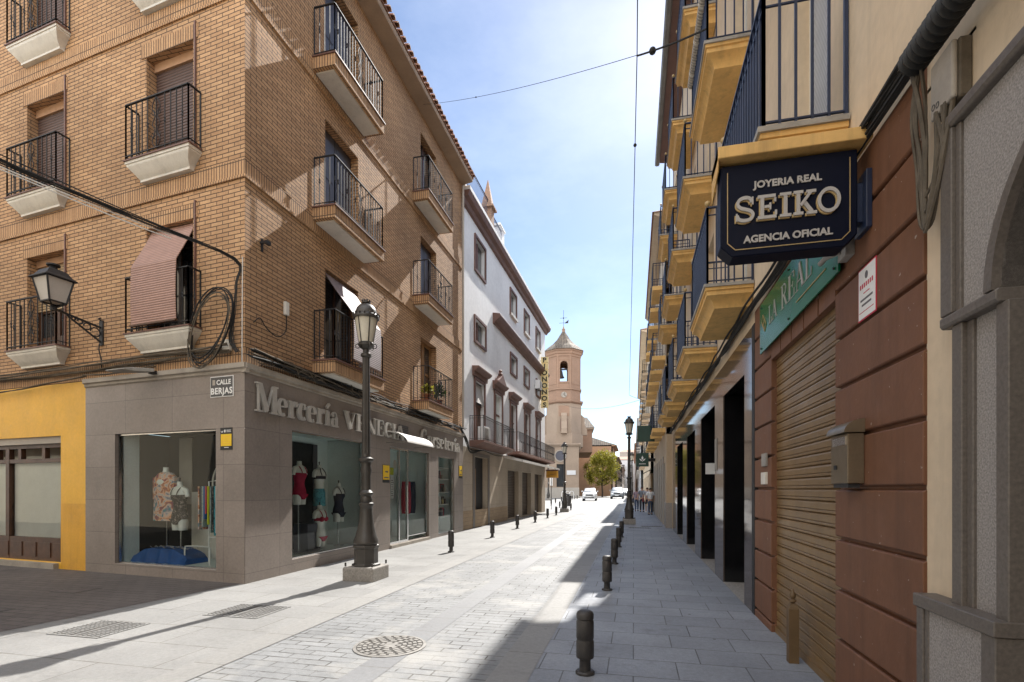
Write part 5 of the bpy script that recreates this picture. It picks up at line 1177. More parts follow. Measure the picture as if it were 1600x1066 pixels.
paths2 = [[p+Vector((0,0,-.05)) for p in paths[7]], [p+Vector((.02,0,-.07)) for p in paths[8]]]
bundle('overhead_cable', 'awning', [p[:26] for p in paths2], .0085, 'pale thin overhead cable hanging under the thick black cable bundle', origin=FB.p(-.1,.1,4.1))
paths = []
for k in range(6):
    r_ = rnd(.44,.56); c_ = (-.62+rnd(-.04,.04), 4.42+rnd(-.05,.05)); tw_ = rnd(0,.5)
    paths.append([FB.p(c_[0]+r_*(1.0*math.cos(a_*.2+tw_)+.15*math.sin(a_*.2)), .12+.02*k+.03*math.sin(a_*.3), c_[1]+r_*(1.15*math.sin(a_*.2+tw_)+.35*math.cos(a_*.2+tw_))) for a_ in range(0, 33 if k < 5 else 26)])
bundle('cable_coil', 'cable', paths[:4], (.009,.014), 'big coil of black cable hanging at the brick corner above the street name plate')
bundle('cable_coil', 'cablegrey', [[p-Vector((.0,0,.16)) for p in q] for q in paths[4:]], .010, 'smaller beige cable coil below the black coil at the brick corner')
m = MB(FB); m.tube([FB.p(-.03,.02,5.55),FB.p(-.04,.02,4.2),FB.p(-.03,.03,3.76)],.009,5); m.build('corner_cable', 'awning', label='thin white cable running straight down the brick corner edge', cat='cable', origin=FB.p(-.03,.02,3.76))
paths = [crv([FL.p(18.2,.1,3.95+rnd(-.1,.1)),FW.p(.3,.15,3.5+rnd(-.2,.1)),FW.p(.9,.1,3.15+rnd(-.1,.1)),FW.p(2.5,.12,3.28),FW.p(4.5,.1,3.2),FW.p(6.3,.15,3.3)],5) for k in range(6)]
bundle('cable_bundle', 'cable', paths, (.012,.02), 'black cables sagging past the corner of the white building above the entrance door')
dp = MB(FL); dp.tube([FL.p(18.6,.09,13.2),FL.p(18.6,.09,3.9)],.045,10); dp.build('drainpipe', 'fargrey', label='grey vertical drainpipe where the brick and white buildings meet', cat='pipe', origin=FL.p(18.6,.09,3.9))

# ------------------------------------------------------------------ wires over the street
def wire(p, q, sag, r, label, n=24, twist=False, name='overhead_wire', beads=()):
    p = Vector(p); q = Vector(q); m = MB(); pts = [p.lerp(q, k/n)-Vector((0,0,sag*4*(k/n)*(1-k/n))) for k in range(n+1)]
    m.tube(pts, r, 5)
    for b in beads: c_ = pts[int(b*n)]; m.sphere(c_, r*4, 8, 6)
    return m.build(name, 'cable', label=label, cat='wire', origin=p, smooth=True)
wire((.05,-3,8.7),(.05,7.9,8.12),.1,.008,'black cable strung along the middle of the street from overhead to the crossing wire')
wire((.05,7.9,8.12),(-.24,29.5,6.9),.25,.008,'black cable strung along the street beyond the crossing wire', beads=(.09,))
m = wire((.92,7.1,7.62),(.05,7.9,8.10),.02,.013,'short twisted wire with a dark insulator, tied to the upper ochre balcony', beads=(.75,))
wire((.05,7.9,8.11),(-6.42,14.75,13.5),.13,.0045,'thin wire crossing the sky from the brick facade to the middle of the street', beads=(.6,))
wire((-.24,29.5,6.9),(.6,31.5,6.9),.02,.010,'short tie wire at the far end of the street cable by the right facade')
wire((-11.5,82,15.5),(1.0,44,9.2),.9,.016,'faint wire sagging across the far street in front of the bell tower')

# ------------------------------------------------------------------ street covers
mc = thing('manhole_cover', 'round cast iron manhole cover in the middle of the sett road', 'manhole cover', (-2.42,4.8,0))
m = MB(); m.lathe([(.365,.0),(.365,.009),(.335,.011),(.334,.001)], (-2.42,4.8), 48); m.build('rim', 'rubbergrey', mc); m = MB(); m.lathe([(.335,.003),(.333,.005),(.001,.005)], (-2.42,4.8), 48); m.build('bed', 'pit', mc)
m = MB(); cx, cy = -2.42, 4.8
for ri, (r0, r1, k_) in enumerate(((.285,.325,22),(.235,.272,18),(.185,.222,14),(.13,.17,10),(.07,.115,7))):
    for k in range(k_):
        a0 = 2*PI*(k+.5*(ri % 2))/k_; a1 = a0+2*PI/k_*.66
        v = [Vector((cx+r*math.cos(a), cy+r*math.sin(a), z)) for z in (.004,.011) for r, a in ((r0,a0),(r1,a0),(r1,a1),(r0,a1))]; m.hexa(v)
m.box(cx-.06,cx+.06,-cy-.06,-cy+.06,.004,.012); m.build('tread', 'rubbergrey', mc)
def grating(cx, cy, sx_, sy_, rot, label, n=12):
    r = thing('drain_cover', label, 'drain cover', (cx,cy,0), 'studded square covers in the left pavement'); c_, s_ = math.cos(rot), math.sin(rot)
    X = lambda a, b, z: Vector((cx+a*c_-b*s_, cy+a*s_+b*c_, z)); bx = lambda m, a0, a1, b0, b1, z0, z1: m.hexa([X(a0,b0,z0),X(a1,b0,z0),X(a1,b1,z0),X(a0,b1,z0),X(a0,b0,z1),X(a1,b0,z1),X(a1,b1,z1),X(a0,b1,z1)])
    m = MB(); bx(m, -sx_/2, sx_/2, -sy_/2, sy_/2, .001, .0055); m.build('plate', 'grate', r)
    m = MB(); e = .02
    bx(m, -sx_/2, sx_/2, -sy_/2, -sy_/2+e, .003, .009); bx(m, -sx_/2, sx_/2, sy_/2-e, sy_/2, .003, .009); bx(m, -sx_/2, -sx_/2+e, -sy_/2+e, sy_/2-e, .003, .009); bx(m, sx_/2-e, sx_/2, -sy_/2+e, sy_/2-e, .003, .009)
    bx(m, -.012, .012, -sy_/2+e, sy_/2-e, .003, .0088)
    for i in range(n):
        for j in range(n):
            a = -sx_/2+sx_*(i+.5)/n; b = -sy_/2+sy_*(j+.5)/n
            if abs(a) < .035: continue
            w_, h_ = (.021,.009) if (i+j) % 2 else (.009,.021); bx(m, a-w_*1.2, a+w_*1.2, b-h_*1.2, b+h_*1.2, .004, .0098)
    m.build('tread', 'paveleft', r)
grating(-5.95,4.62,.72,.62,.0,'studded iron cover in the left pavement just clear of the lamp shadow')
grating(-4.93,5.75,.80,.66,.0,'studded iron cover in the left pavement crossed by the lamp shadow')
for (x, y, lab) in ((.25,21.9,'slotted drain grate in the right pavement nearest the shaded lamp'),(.75,22.9,'slotted drain grate in the right pavement closer to the shop fronts')):
    m = MB(); r = thing('drain_grate', lab, 'drain grate', (x,y,0)); m.box(x-.45,x+.45,-y-.2,-y+.2,.005,.0075); m.build('frame', 'grate', r); m = MB()
    for k in range(8): m.box(x-.4+.1*k,x-.34+.1*k,-y-.16,-y+.16,.007,.0085)
    m.build('slot', 'pit', r)
for (x, y, w_, lab) in ((-8.6,6.3,.5,'small dark cover in the shaded side street paving near the yellow wall'),(-8.3,4.9,.55,'dark cover set in the shaded side street near the sunlit edge')):
    m = MB(); m.box(x-w_/2,x+w_/2,-y-.22,-y+.22,.002,.0085); o = m.build('utility_cover', 'pit', label=lab, cat='cover', origin=(x,y,0)); m = MB(); m.box(x-w_/2+.03,x+w_/2-.03,-y-.19,-y+.19,.008,.0095); m.build('lid', 'berjas', o)

# ------------------------------------------------------------------ signs on the far right shops
gb = thing('green_board_sign', 'blank dark green board projecting over the right pavement', 'sign', (1.2,26.3,4.0))
FG = Fr(0,26.3,0,-1); MB(FG).box(.18,1.02,-.12,0,3.98,4.78).build('board', 'darkgreen', gb, bevel=.01); m = MB(FG); m.box(1.02,1.37,-.08,-.04,4.2,4.25); m.box(1.02,1.37,-.08,-.04,4.55,4.6); m.box(1.18,1.22,-.08,-.04,4.25,4.55); m.build('bracket', 'iron', gb)
lf = thing('leaf_emblem_sign', 'dark green square sign with white leaf emblem on the right facade', 'sign', (1.1,34,3.1))
FG = Fr(0,34,0,-1); MB(FG).box(.15,.95,-.2,0,3.08,3.95).build('box', 'darkgreen', lf, bevel=.01); MB(FG).box(.95,1.37,-.14,-.06,3.4,3.6).build('bracket', 'iron', lf)
m = MB(FG); c_ = .55
m.prism([(c_,3.5),(c_+.07,3.62),(c_,3.78),(c_-.07,3.62)],0,.01)
for s_ in (-1,1): m.prism([(c_+s_*.02,3.48),(c_+s_*.10,3.56),(c_+s_*.2,3.58),(c_+s_*.13,3.48),(c_+s_*.05,3.43)],0,.011)
m.box(c_-.012,c_+.012,0,.012,3.38,3.46); m.build('emblem', 'whitep', lf); m = MB(FG)
for k in range(7): m.box(c_-.2+.06*k,c_-.165+.06*k,.0,.01,3.22,3.28)
m.build('print', 'whitep', lf)
aw = MB(FR2); aw.profile([(0,3.15),(.75,2.75),(.75,2.45),(.73,2.45),(.73,2.74),(0,3.13)],-41,-38.6); aw.F = FR3; aw.build('awning', 'darkgreen', label='dark green shop awning beyond the leaf emblem sign', cat='awning', origin=(1.3,40,2.5))

# ------------------------------------------------------------------ window displays
def ring(cx, cy, z, rx, ry, F, n=18): return [F.p(cx+rx*math.cos(2*PI*k/n), cy+ry*math.sin(2*PI*k/n), z) for k in range(n)]
BODY = [(.0,.155,.10),(.06,.165,.112),(.14,.155,.105),(.22,.125,.088),(.28,.115,.082),(.36,.13,.09),(.43,.15,.112),(.48,.155,.12),(.54,.158,.105),(.60,.165,.085),(.635,.15,.075),(.655,.09,.06),(.67,.052,.05),(.73,.045,.045),(.75,.046,.046)]
def mannequin(F, u, d, z, suit, label, kind='one', stand=True, s=1.0, legs=True):
    root = thing('mannequin', label, 'mannequin', F.p(u,d,z-(.0)), 'swimwear mannequins in the shop windows')
    m = MB(F); m.loft([ring(u, d+(.015*s if .4 < h < .5 else 0), z+h*s, rx*s, ry*s, F) for h, rx, ry in BODY])
    for q in (-1,1):
        m.loft([ring(u+q*.083*s, d, z+h*s, r*s, r*1.1*s, F, 12) for h, r in ((-.17,.068),(-.10,.074),(-.02,.08),(.06,.078))])
        m.tube([F.p(u+q*.13*s,d,z+.605*s),F.p(u+q*.185*s,d,z+.56*s),F.p(u+q*.205*s,d,z+.46*s)],[.05*s,.047*s,.04*s],10)
    m.build('body', 'mannequin', root, smooth=True)
    k = 1.045
    def shell(h0, h1, mat, name='swimsuit'):
        m2 = MB(F); hs = [h0]+[b[0] for b in BODY if h0 < b[0] < h1]+[h1]; rg = []
        for h in hs:
            for b0, b1 in zip(BODY, BODY[1:]):
                if b0[0] <= h <= b1[0]: t_ = (h-b0[0])/(b1[0]-b0[0]); rx = b0[1]+(b1[1]-b0[1])*t_; ry = b0[2]+(b1[2]-b0[2])*t_; break
            rg.append(ring(u, d+(.015*s if .4 < h < .5 else 0), z+h*s, rx*s*k, ry*s*k+.003, F))
        m2.loft(rg, cap=False); return m2.build(name, mat, root, smooth=True, recalc=False)
    def vee(mat):     # front and back panel between the thighs
        m2 = MB(F); m2.loft([[F.p(u-w_*s,d+(.113+.006)*s,z+h*s),F.p(u+w_*s,d+.119*s,z+h*s),F.p(u+w_*s,d-.112*s,z+h*s),F.p(u-w_*s,d-.112*s,z+h*s)] for w_, h in ((.025,-.06),(.09,.0),(.145,.05))]); m2.build('swimsuit_gusset', mat, root)
    def strap(mat, cross=False):
        m2 = MB(F)
        for q in (-1,1): m2.tube(crv([F.p(u+q*.075*s,d+.128*s,z+.5*s),F.p(u+q*.085*s,d+.10*s,z+.58*s),F.p(u+q*(.03 if cross else .09)*s,d+.03*s,z+(.68 if cross else .64)*s),F.p(u+q*.085*s,d-.08*s,z+.56*s)],4),.009*s,6)
        m2.build('strap', mat, root)
    if kind == 'one': shell(.04,.50,suit); vee(suit); strap(suit)
    if kind == 'band': shell(.42,.49,suit,'bikini_top'); strap(suit, True); shell(-.0,.2,'printteal','wrap_skirt'); m2 = MB(F); m2.loft([ring(u,d,z+h*s,rx*s,ry*s,F) for h, rx, ry in ((-.2,.165,.13),(.0,.17,.12),(.05,.172,.118))],cap=False); m2.build('wrap_skirt','printteal',root,smooth=True,recalc=False)
    if kind == 'bikini':
        shell(.40,.47,suit,'bikini_top'); strap(suit); vee(suit)
        m2 = MB(F)
        for q in (-1,1): m2.sphere(F.p(u+q*.075*s,d+.10*s,z+.44*s),.062*s,10,7)
        m2.build('bikini_cup', suit, root, smooth=True)
    if kind == 'kaftan':
        m2 = MB(F); m2.loft([ring(u,d,z+h*s,rx*s,ry*s,F,24) for h, rx, ry in ((-.25,.30,.12),(-.05,.29,.12),(.2,.27,.12),(.4,.29,.125),(.55,.27,.11),(.63,.18,.09),(.655,.10,.07))]); 
        for q in (-1,1): m2.loft([[F.p(u+q*(.22+a_)*s,d+b_*s,z+h*s) for a_, b_ in ((0,-.06),(.06,-.05),(.06,.05),(0,.06))] for a0, h in ((0,.15),(0,.35),(0,.56))])
        m2.build('kaftan', suit, root, smooth=True)
    if stand:
        m2 = MB(F); zf = stand; m2.tube([F.p(u,d-.02,zf),F.p(u,d-.02,z)],.013,8); m2.lathe([(.12,zf),(.12,zf+.012),(.02,zf+.02)],(F.p(u,d,0).x,F.p(u,d,0).y),16); m2.build('stand', 'chrome', root)
    m2 = MB(F); m2.lathe([(.012,z+.75*s),(.012,z+.79*s),(.02,z+.8*s),(.0,z+.83*s)],(F.p(u,d,0).x,F.p(u,d,0).y),8); m2.build('neck_cap', 'iron', root)
    return root
mannequin(FL, 9.50, -.45, 1.45, 'magenta', 'mannequin torso in a crimson one-piece swimsuit in the street window', 'one', .26)
mannequin(FL, 10.5, -.65, 1.42, 'navyfabric', 'mannequin torso with dark bikini top and teal printed wrap', 'band', .26)
mannequin(FL, 10.98, -.45, 1.0, 'navyfabric', 'mannequin torso in a navy one-piece swimsuit', 'one', .26)
mannequin(FL, 10.0, -.3, .52, 'magenta', 'low mannequin torso in a pink red bikini at the front of the street window', 'bikini', .26, .98)
mannequin(FB, -2.62, -.55, 1.25, 'printmix', 'mannequin wearing a bright orange and teal kaftan in the side street window', 'kaftan', .3, 1.05)
mannequin(FB, -1.98, -.35, 1.0, 'blackfabric', 'mannequin torso in a black spotted one-piece swimsuit', 'one', .3)
m = MB(FB); pts = [(-.36,.12),(-.30,.36),(-.27,.40),(.27,.40),(.34,.2),(.36,.12)]
rg = []
for k in range(15):
    u = -3.05+1.45*k/14; q = .02*math.sin(k*1.9); e = min(1, 2.5*min(k/14, 1-k/14)+.4)
    rg.append([FB.p(u, -.42+a_*.75+q, .2+(b_-.12)*e+.012*math.sin(k*2.3+a_*9)) for a_, b_ in pts])
m.loft(rg); m.build('blue_draped_cloth', 'bluecloth', smooth=True, label='shiny blue cloth draped over a low plinth in the side street window', cat='cloth', origin=FB.p(-2.3,-.4,.2))
m = MB(FB)
for k in range(34): u = -2.2+rnd(-.5,.5); d = -.42+rnd(-.12,.14); a_ = rnd(0,PI); m.tube([FB.p(u+.05*math.cos(a_)*t_,d+.03*math.sin(a_)*t_,.475+.018*math.sin(t_*2)+.0005*k) for t_ in (-1,-.5,0,.5,1)],.007,4)
m.build('jewellery_pile', 'ivory', label='scatter of small bead jewellery lying on the blue cloth', cat='jewellery', origin=FB.p(-2.2,-.4,.48))['kind'] = 'stuff'
FBr = Fr(CX-.994*.42, CY+.108*.42, -.108, -.994)
rk = thing('clothes_rack', 'white clothes rack of printed dresses at the side street window corner', 'clothes rack', FBr.p(-.9,-.6,.2))
m = MB(FBr); m.tube(crv([FBr.p(-1.3,-.25,.2),FBr.p(-1.3,-.25,.5),FBr.p(-1.22,-.25,.55),FBr.p(-.72,-.25,.55),FBr.p(-.68,-.25,.5),FBr.p(-.68,-.25,.2)],4),.014,6)
m.tube([FBr.p(-1.0,-.5,.2),FBr.p(-1.0,-.5,1.75),FBr.p(-.64,-.5,1.78)],.014,6); m.tube([FBr.p(-1.0,-.5,.7),FBr.p(-.64,-.5,.7)],.012,6); m.build('frame', 'whitep', rk)
for k, (mt, z0) in enumerate((('printmix',.85),('navyfabric',1.0),('printrack',.9),('bluecloth',1.05),('red',1.15),('limefabric',.95),('printrack',.8),('blackfabric',.85),('printteal',.75),('whitep',.8))):
    u = -1.12+.05*k; m = MB(FBr); m.loft([[FBr.p(u+.012*math.sin(7*t_+k),-.62+.26*t_,zz) for t_ in (0,.25,.5,.75,1)]+[FBr.p(u+.03+.012*math.sin(7*t_+k),-.62+.26*t_,zz) for t_ in (1,.75,.5,.25,0)] for zz in (z0,1.3,1.66)]); m.build('dress', mt, rk, smooth=True)
m = MB(FBr); m.tube([FBr.p(-1.02+.36*math.cos(R(a_)),-.9,1.72+.42*math.sin(R(a_))) for a_ in range(0,365,12)],.02,6); o = m.build('arched_mirror', 'cream', label='round rattan mirror frame hanging behind the clothes rack', cat='mirror', origin=FBr.p(-1.02,-.9,1.3), smooth=True)
m = MB(FBr); m.prism([(-1.02+.34*math.cos(R(a_)),1.72+.40*math.sin(R(a_))) for a_ in range(0,360,12)],-.93,-.915); m.build('glass', 'winglass', o); MB(FBr).box(-1.12,-.92,-.885,-.88,1.95,2.12).build('paper_tag', 'whitep', o)
m = MB(FL)
for k, (mt, u) in enumerate((('red',14.72),('navyfabric',15.08))):
    q = MB(FL); q.loft([ring(u,-.45,z,rx*.85,.14,FL,12) for z, rx in ((.85,.12),(1.0,.22),(1.4,.24),(1.75,.17),(1.85,.05))]); q.build('hanging_garment', mt, smooth=True, label='dark blue garments hanging behind the entrance glass' if k else 'red garments hanging behind the entrance glass', cat='garment', origin=FL.p(u,-.7,.85))

# ------------------------------------------------------------------ balcony plants
def plant(F, u, d, z, label, n, h, w_, mat):
    r = thing('potted_plant', label, 'plant', F.p(u,d,z)); c_ = F.p(u,d,0); m = MB(); m.lathe([(.07,z),(.1,z+.17),(.115,z+.17),(.115,z+.2),(.09,z+.2),(.08,z+.16)],(c_.x,c_.y),14); m.build('pot', 'terracotta', r)
    m = MB(); 
    for k in range(n):
        a_ = rnd(0,2*PI); e = rnd(.2,1.3); rr = w_*rnd(.3,1); p = Vector((c_.x+rr*math.cos(a_)*math.sin(e), c_.y+rr*math.sin(a_)*math.sin(e), z+.22+h*math.cos(e)*rnd(.4,1))); t_ = Vector((rnd(-1,1),rnd(-1,1),rnd(-.3,1))).normalized(); b_ = t_.cross(Vector((rnd(-1,1),rnd(-1,1),rnd(-1,1)))).normalized(); l = rnd(.035,.07)
        m.quad(p-t_*l, p+b_*l*.45, p+t_*l, p-b_*l*.45)
    m.build('foliage', mat, r, recalc=False); return r
plant(FL, 14.5, .35, 4.27, 'bushy light green potted plant on the lowest far brick balcony', 220, .32, .26, 'leaf')
plant(FL, 15.5, .35, 4.27, 'taller leafy potted plant on the lowest far brick balcony', 260, .55, .28, 'leafdark')
plant(FR2, -31.2, .3, 7.47, 'dark potted plant on an upper far right balcony', 120, .5, .3, 'leafdark')

# ------------------------------------------------------------------ roadside tree
tr = thing('tree', 'round yellow green street tree on the left before the church', 'tree', (-5.4,92,.25))
m = MB(); m.tube(crv([(-5.4,92,.2),(-5.38,92.05,1.2),(-5.45,92,2.4),(-5.3,92.1,4),(-5.35,92,6)],4),[.17-.006*k for k in range(17)],10)
tips = []
for k in range(11):
    a_ = k*2.4; z0 = 2.2+.25*k; L_ = rnd(1.4,2.4)*(1-.04*k); e = Vector((-5.4+L_*math.cos(a_), 92+L_*math.sin(a_), z0+rnd(.9,1.8))); m.tube(crv([(-5.4,92,z0),(-5.4+.4*L_*math.cos(a_),92+.4*L_*math.sin(a_),z0+.5),e],3),[.08-.01*q for q in range(7)],6); tips.append(e)
m.build('trunk', 'bark', tr, smooth=True)
m = MB(); cl_ = []
while len(cl_) < 95:
    x, y, z = rnd(-1,1), rnd(-1,1), rnd(-1,1); q = x*x+y*y+z*z
    if .3 < q < 1: cl_.append((Vector((-5.4+3.15*x*(1-.18*z), 92+2.9*y*(1-.18*z), 5.35+2.95*z)), rnd(.5,.95)))
for c_, r_ in cl_:
    for k in range(150):
        v = Vector((rnd(-1,1),rnd(-1,1),rnd(-1,1))); 
        if v.length > 1: continue
        p = c_+v*r_; t_ = Vector((rnd(-1,1),rnd(-1,1),rnd(-.8,.6))).normalized(); b_ = t_.cross(Vector((rnd(-1,1),rnd(-1,1),rnd(-1,1)))).normalized(); l = rnd(.10,.19); m.quad(p-t_*l, p+b_*l*.55, p+t_*l, p-b_*l*.55)
m.build('crown', 'leaf', tr, recalc=False)

# ------------------------------------------------------------------ cars facing the camera
def car(name, label, loc, paint, W, H, L, bonnet, tall, rz):
    r = thing(name, label, 'car', (0,0,0)); hw = W/2
    def sec(y, zb, zbelt, zt, wb, wbelt, wt): return [Vector((s_*w_, y, z)) for s_, w_, z in ((-1,wb*.92,zb),(-1,wb,zb+.12),(-1,wbelt,zbelt*.75),(-1,wbelt*.97,zbelt),(-1,wt,zt-.04),(-1,wt*.85,zt),(1,wt*.85,zt),(1,wt,zt-.04),(1,wbelt*.97,zbelt),(1,wbelt,zbelt*.75),(1,wb,zb+.12),(1,wb*.92,zb))]
    bl = bonnet; m = MB(); m.loft([sec(0,.32,bl-.16,bl-.12,hw*.86,hw*.88,hw*.8), sec(.06,.26,bl-.08,bl-.05,hw*.94,hw*.94,hw*.86), sec(.5,.24,bl-.02,bl+.02,hw,hw,hw*.88), sec(1.0,.24,bl+.02,bl+.09,hw,hw,hw*.86), sec(1.12,.24,bl+.03,bl+.16,hw,hw,hw*.86), sec(1.75,.24,bl+.06,H-.02,hw,hw,hw*.72), sec(2.4,.24,bl+.06,H,hw,hw,hw*.73), sec(L-.5,.26,bl+.06,H-.05,hw,hw,hw*.72), sec(L-.1,.3,bl,bl+.25,hw*.97,hw*.96,hw*.8), sec(L,.36,bl-.1,bl,hw*.9,hw*.9,hw*.75)])
    m.build('body', paint, r, smooth=True)
    m = MB(); m.hexa([(-hw*.80,1.13,bl+.17),(hw*.80,1.13,bl+.17),(hw*.80,1.16,bl+.17),(-hw*.8,1.16,bl+.17),(-hw*.68,1.70,H-.07),(hw*.68,1.70,H-.07),(hw*.68,1.76,H-.07),(-hw*.68,1.76,H-.07)]); m.build('windscreen', 'carglass', r)
    for s_ in (-1,1):
        m = MB(); m.add([(s_*(hw*.985),1.45,bl+.12),(s_*(hw*.985),L-.6,bl+.12),(s_*(hw*.76),L-.75,H-.1),(s_*(hw*.765),1.95,H-.1)],[(0,1,2,3)]); m.build('side_window', 'carglass', r)
        m = MB(); m.hexa([(s_*hw*.9,-.005,bl-.30),(s_*hw*.52,-.03,bl-.30),(s_*hw*.52,.08,bl-.30),(s_*hw*.95,.12,bl-.30),(s_*hw*.9,.02,bl-.13),(s_*hw*.5,-.0,bl-.13),(s_*hw*.5,.1,bl-.13),(s_*hw*.93,.14,bl-.13)]); m.build('headlight', 'chrome', r)
        m = MB(); m.sphere((s_*(hw+.1),1.35,bl+.2),.1,8,6,.8); m.bar((s_*hw*.95,1.38,bl+.12),(s_*(hw+.06),1.36,bl+.18),.04); m.build('mirror', paint, r, smooth=True)
        for yy in (.78, L-.8):
            m = MB(); m.loft([[Vector((s_*x, yy+q*math.cos(k*PI/10), .31+q*math.sin(k*PI/10))) for k in range(20)] for x, q in ((hw-.2,.30),(hw-.02,.31),(hw+.005,.28))]); o = m.build('wheel', 'rubber', r, smooth=True); m = MB(); m.loft([[Vector((s_*x, yy+q*math.cos(k*PI/8), .31+q*math.sin(k*PI/8))) for k in range(16)] for x, q in ((hw-.02,.19),(hw+.012,.17))]); m.build('rim', 'chrome', o)
    m = MB(); m.box(-hw*.5,hw*.5,-.03,.03,bl-.30,bl-.16); m.box(-hw*.7,hw*.7,-.03,.02,.36,.46 if not tall else .52); m.build('grille', 'rubber', r); m = MB(); m.box(-hw*.95,hw*.95,-.08,.02,.26,.355); m.build('bumper', 'rubber' if tall else paint, r, bevel=.02)
    m = MB(); m.box(-.26,.26,.03,.055,.47,.58); m.build('number_plate', 'whitep', r)
    if tall:
        m = MB()
        for s_ in (-1,1): m.bar((s_*hw*.66,1.9,H+.03),(s_*hw*.66,L-.8,H+.03),.04)
        m.build('roof_rail', 'rubber', r)
    r.location = loc; r.rotation_euler[2] = rz; return r
car('small_car', 'small boxy white car facing along the street near the church', (-5.05,60.3,.25), 'carwhite', 1.64, 1.52, 3.6, .92, False, .03)
car('parked_car', 'silver car with dark bumper and roof rails farther along the street, right of the tree', (-2.3,73.5,.25), 'carsilver', 1.82, 1.66, 4.4, 1.02, True, 0)
car('parked_car', 'silver blue car almost hidden beside the far end of the street', (-1.7,92,.25), 'carsilver', 1.75, 1.5, 4.2, .95, False, 0)

# ------------------------------------------------------------------ pedestrians
def skinmesh(name, verts, edges, radii, mat, parent, sub=1):
    me = bpy.data.meshes.new(name); me.from_pydata(verts, edges, []); o = bpy.data.objects.new(name, me); COL.objects.link(o)
    sk = o.modifiers.new('Skin', 'SKIN'); sk.use_smooth_shade = True
    for i, d in enumerate(me.skin_vertices[0].data): d.radius = radii[i] if isinstance(radii[i], tuple) else (radii[i], radii[i])
    me.skin_vertices[0].data[0].use_root = True
    ss = o.modifiers.new('Sub', 'SUBSURF'); ss.levels = ss.render_levels = sub
    bpy.context.view_layer.update(); dg = bpy.context.evaluated_depsgraph_get(); nm = bpy.data.meshes.new_from_object(o.evaluated_get(dg)); bpy.data.objects.remove(o); bpy.data.meshes.remove(me)
    nm.name = name; nm.materials.clear(); nm.materials.append(MT[mat]); ob = bpy.data.objects.new(name, nm); COL.objects.link(ob); ob.parent = parent; return ob
def person(label, loc, rz, H, stride, arms, top, bottom, hair, shorts=False, bag=None, longhair=False):
    r = thing('person', label, 'person', (0,0,0)); k = H/1.72; s = stride
    V = [(0,0,.93),(0,0,1.12),(0,.01,1.30),(0,.01,1.44),(0,.0,1.52),(0,-.01,1.60),(0,-.015,1.69)]; E = [(0,1),(1,2),(2,3),(3,4),(4,5),(5,6)]
    RR = [(.15,.11),(.13,.095),(.155,.105),(.10,.07),(.052,.055),(.078,.095),(.055,.07)]
    legs = {}; armp = {}
    for q in (-1,1):
        f = s*q; b = len(V); L = [(.09*q,0,.86),(.095*q,f*.5,.50),(.095*q,f*.62-.10*abs(s)*(1 if f < 0 else 0)*0,.10),(.10*q,f*.62+.0,.045),(.11*q,f*.62-.17,.03)]
        V += L; RR += [.088,.062,.043,.045,.032]; E += [(0,b),(b,b+1),(b+1,b+2),(b+2,b+3),(b+3,b+4)]; legs[q] = L
        b = len(V); sw, out = arms[q]; A = [(.18*q,0,1.41),((.22+out*.5)*q,-sw*.4+.03,1.15),((.22+out)*q,-sw,.94),((.22+out)*q,-sw*1.05-.01,.86)]
        V += A; RR += [.06,.045,.034,.026]; E += [(3,b),(b,b+1),(b+1,b+2),(b+2,b+3)]; armp[q] = A
        for fi, (dx, dy, ln) in enumerate(((-.02,-.022,.075),(-.005,-.026,.085),(.0,.0,.09),(.004,.022,.075),(-.008,-.05,.045))):
            b2 = len(V); w_ = A[3]; V += [(w_[0]+dx*q,w_[1]+dy,w_[2]-ln*.5),(w_[0]+(dx-.012)*q,w_[1]+dy-.008,w_[2]-ln)]; RR += [.0095,.008]; E += [(b+3,b2),(b2,b2+1)]
    skinmesh('body', V, E, RR, 'skin', r)
    bV = [(0,0,.97),(0,0,.88)]; bE = [(0,1)]; bR = [(.165,.128),(.17,.13)]
    for q in (-1,1):
        b = len(bV); L = legs[q]; n = 2 if shorts else 3
        P_ = [L[0], L[1], L[2]] if not shorts else [L[0], tuple(Vector(L[0]).lerp(Vector(L[1]), .85))]
        bV += P_; bR += [.106,.079,.062][:len(P_)] if not shorts else [.108,.092]; bE += [(1,b)]+[(b+i,b+i+1) for i in range(len(P_)-1)]
    skinmesh('shorts' if shorts else 'trousers', bV, bE, bR, bottom, r)
    tV = [(0,0,.93),(0,0,1.12),(0,.01,1.30),(0,.01,1.43)]; tE = [(0,1),(1,2),(2,3)]; tR = [(.178,.135),(.158,.122),(.176,.128),(.112,.085)]
    for q in (-1,1): b = len(tV); A = armp[q]; tV += [A[0], tuple(Vector(A[0]).lerp(Vector(A[1]), .8))]; tR += [.075,.062]; tE += [(3,b),(b,b+1)]
    skinmesh('shirt', tV, tE, tR, top, r)
    hV = [(0,.02,1.60),(0,.015,1.67),(0,0,1.72)]; hR = [(.085,.085),(.092,.1),(.06,.07)]; hE = [(0,1),(1,2)]
    if longhair: hV += [(0,.06,1.48)]; hR += [(.075,.045)]; hE += [(0,3)]
    skinmesh('hair', hV, hE, hR, hair, r)
    m = MB()
    for q in (-1,1): x, y, z = legs[q][3]; m.loft([[Vector((x+a_*w_, y+c_, zz)) for a_, c_ in ((-1,.07),(1,.07),(1.05,-.1),(.6,-.2),(-.6,-.2),(-1.05,-.1))] for w_, zz in ((.045,.0),(.048,.03),(.04,.075))])
    m.build('shoe', 'whitep' if shorts else 'rubber', r, smooth=True)
    m = MB()
    for q in (-1,1): m.sphere((q*.08,-.01,1.61),.022,6,5,1.4)
    m.sphere((0,-.11,1.60),.016,6,5); m.build('face_detail', 'skin', r)
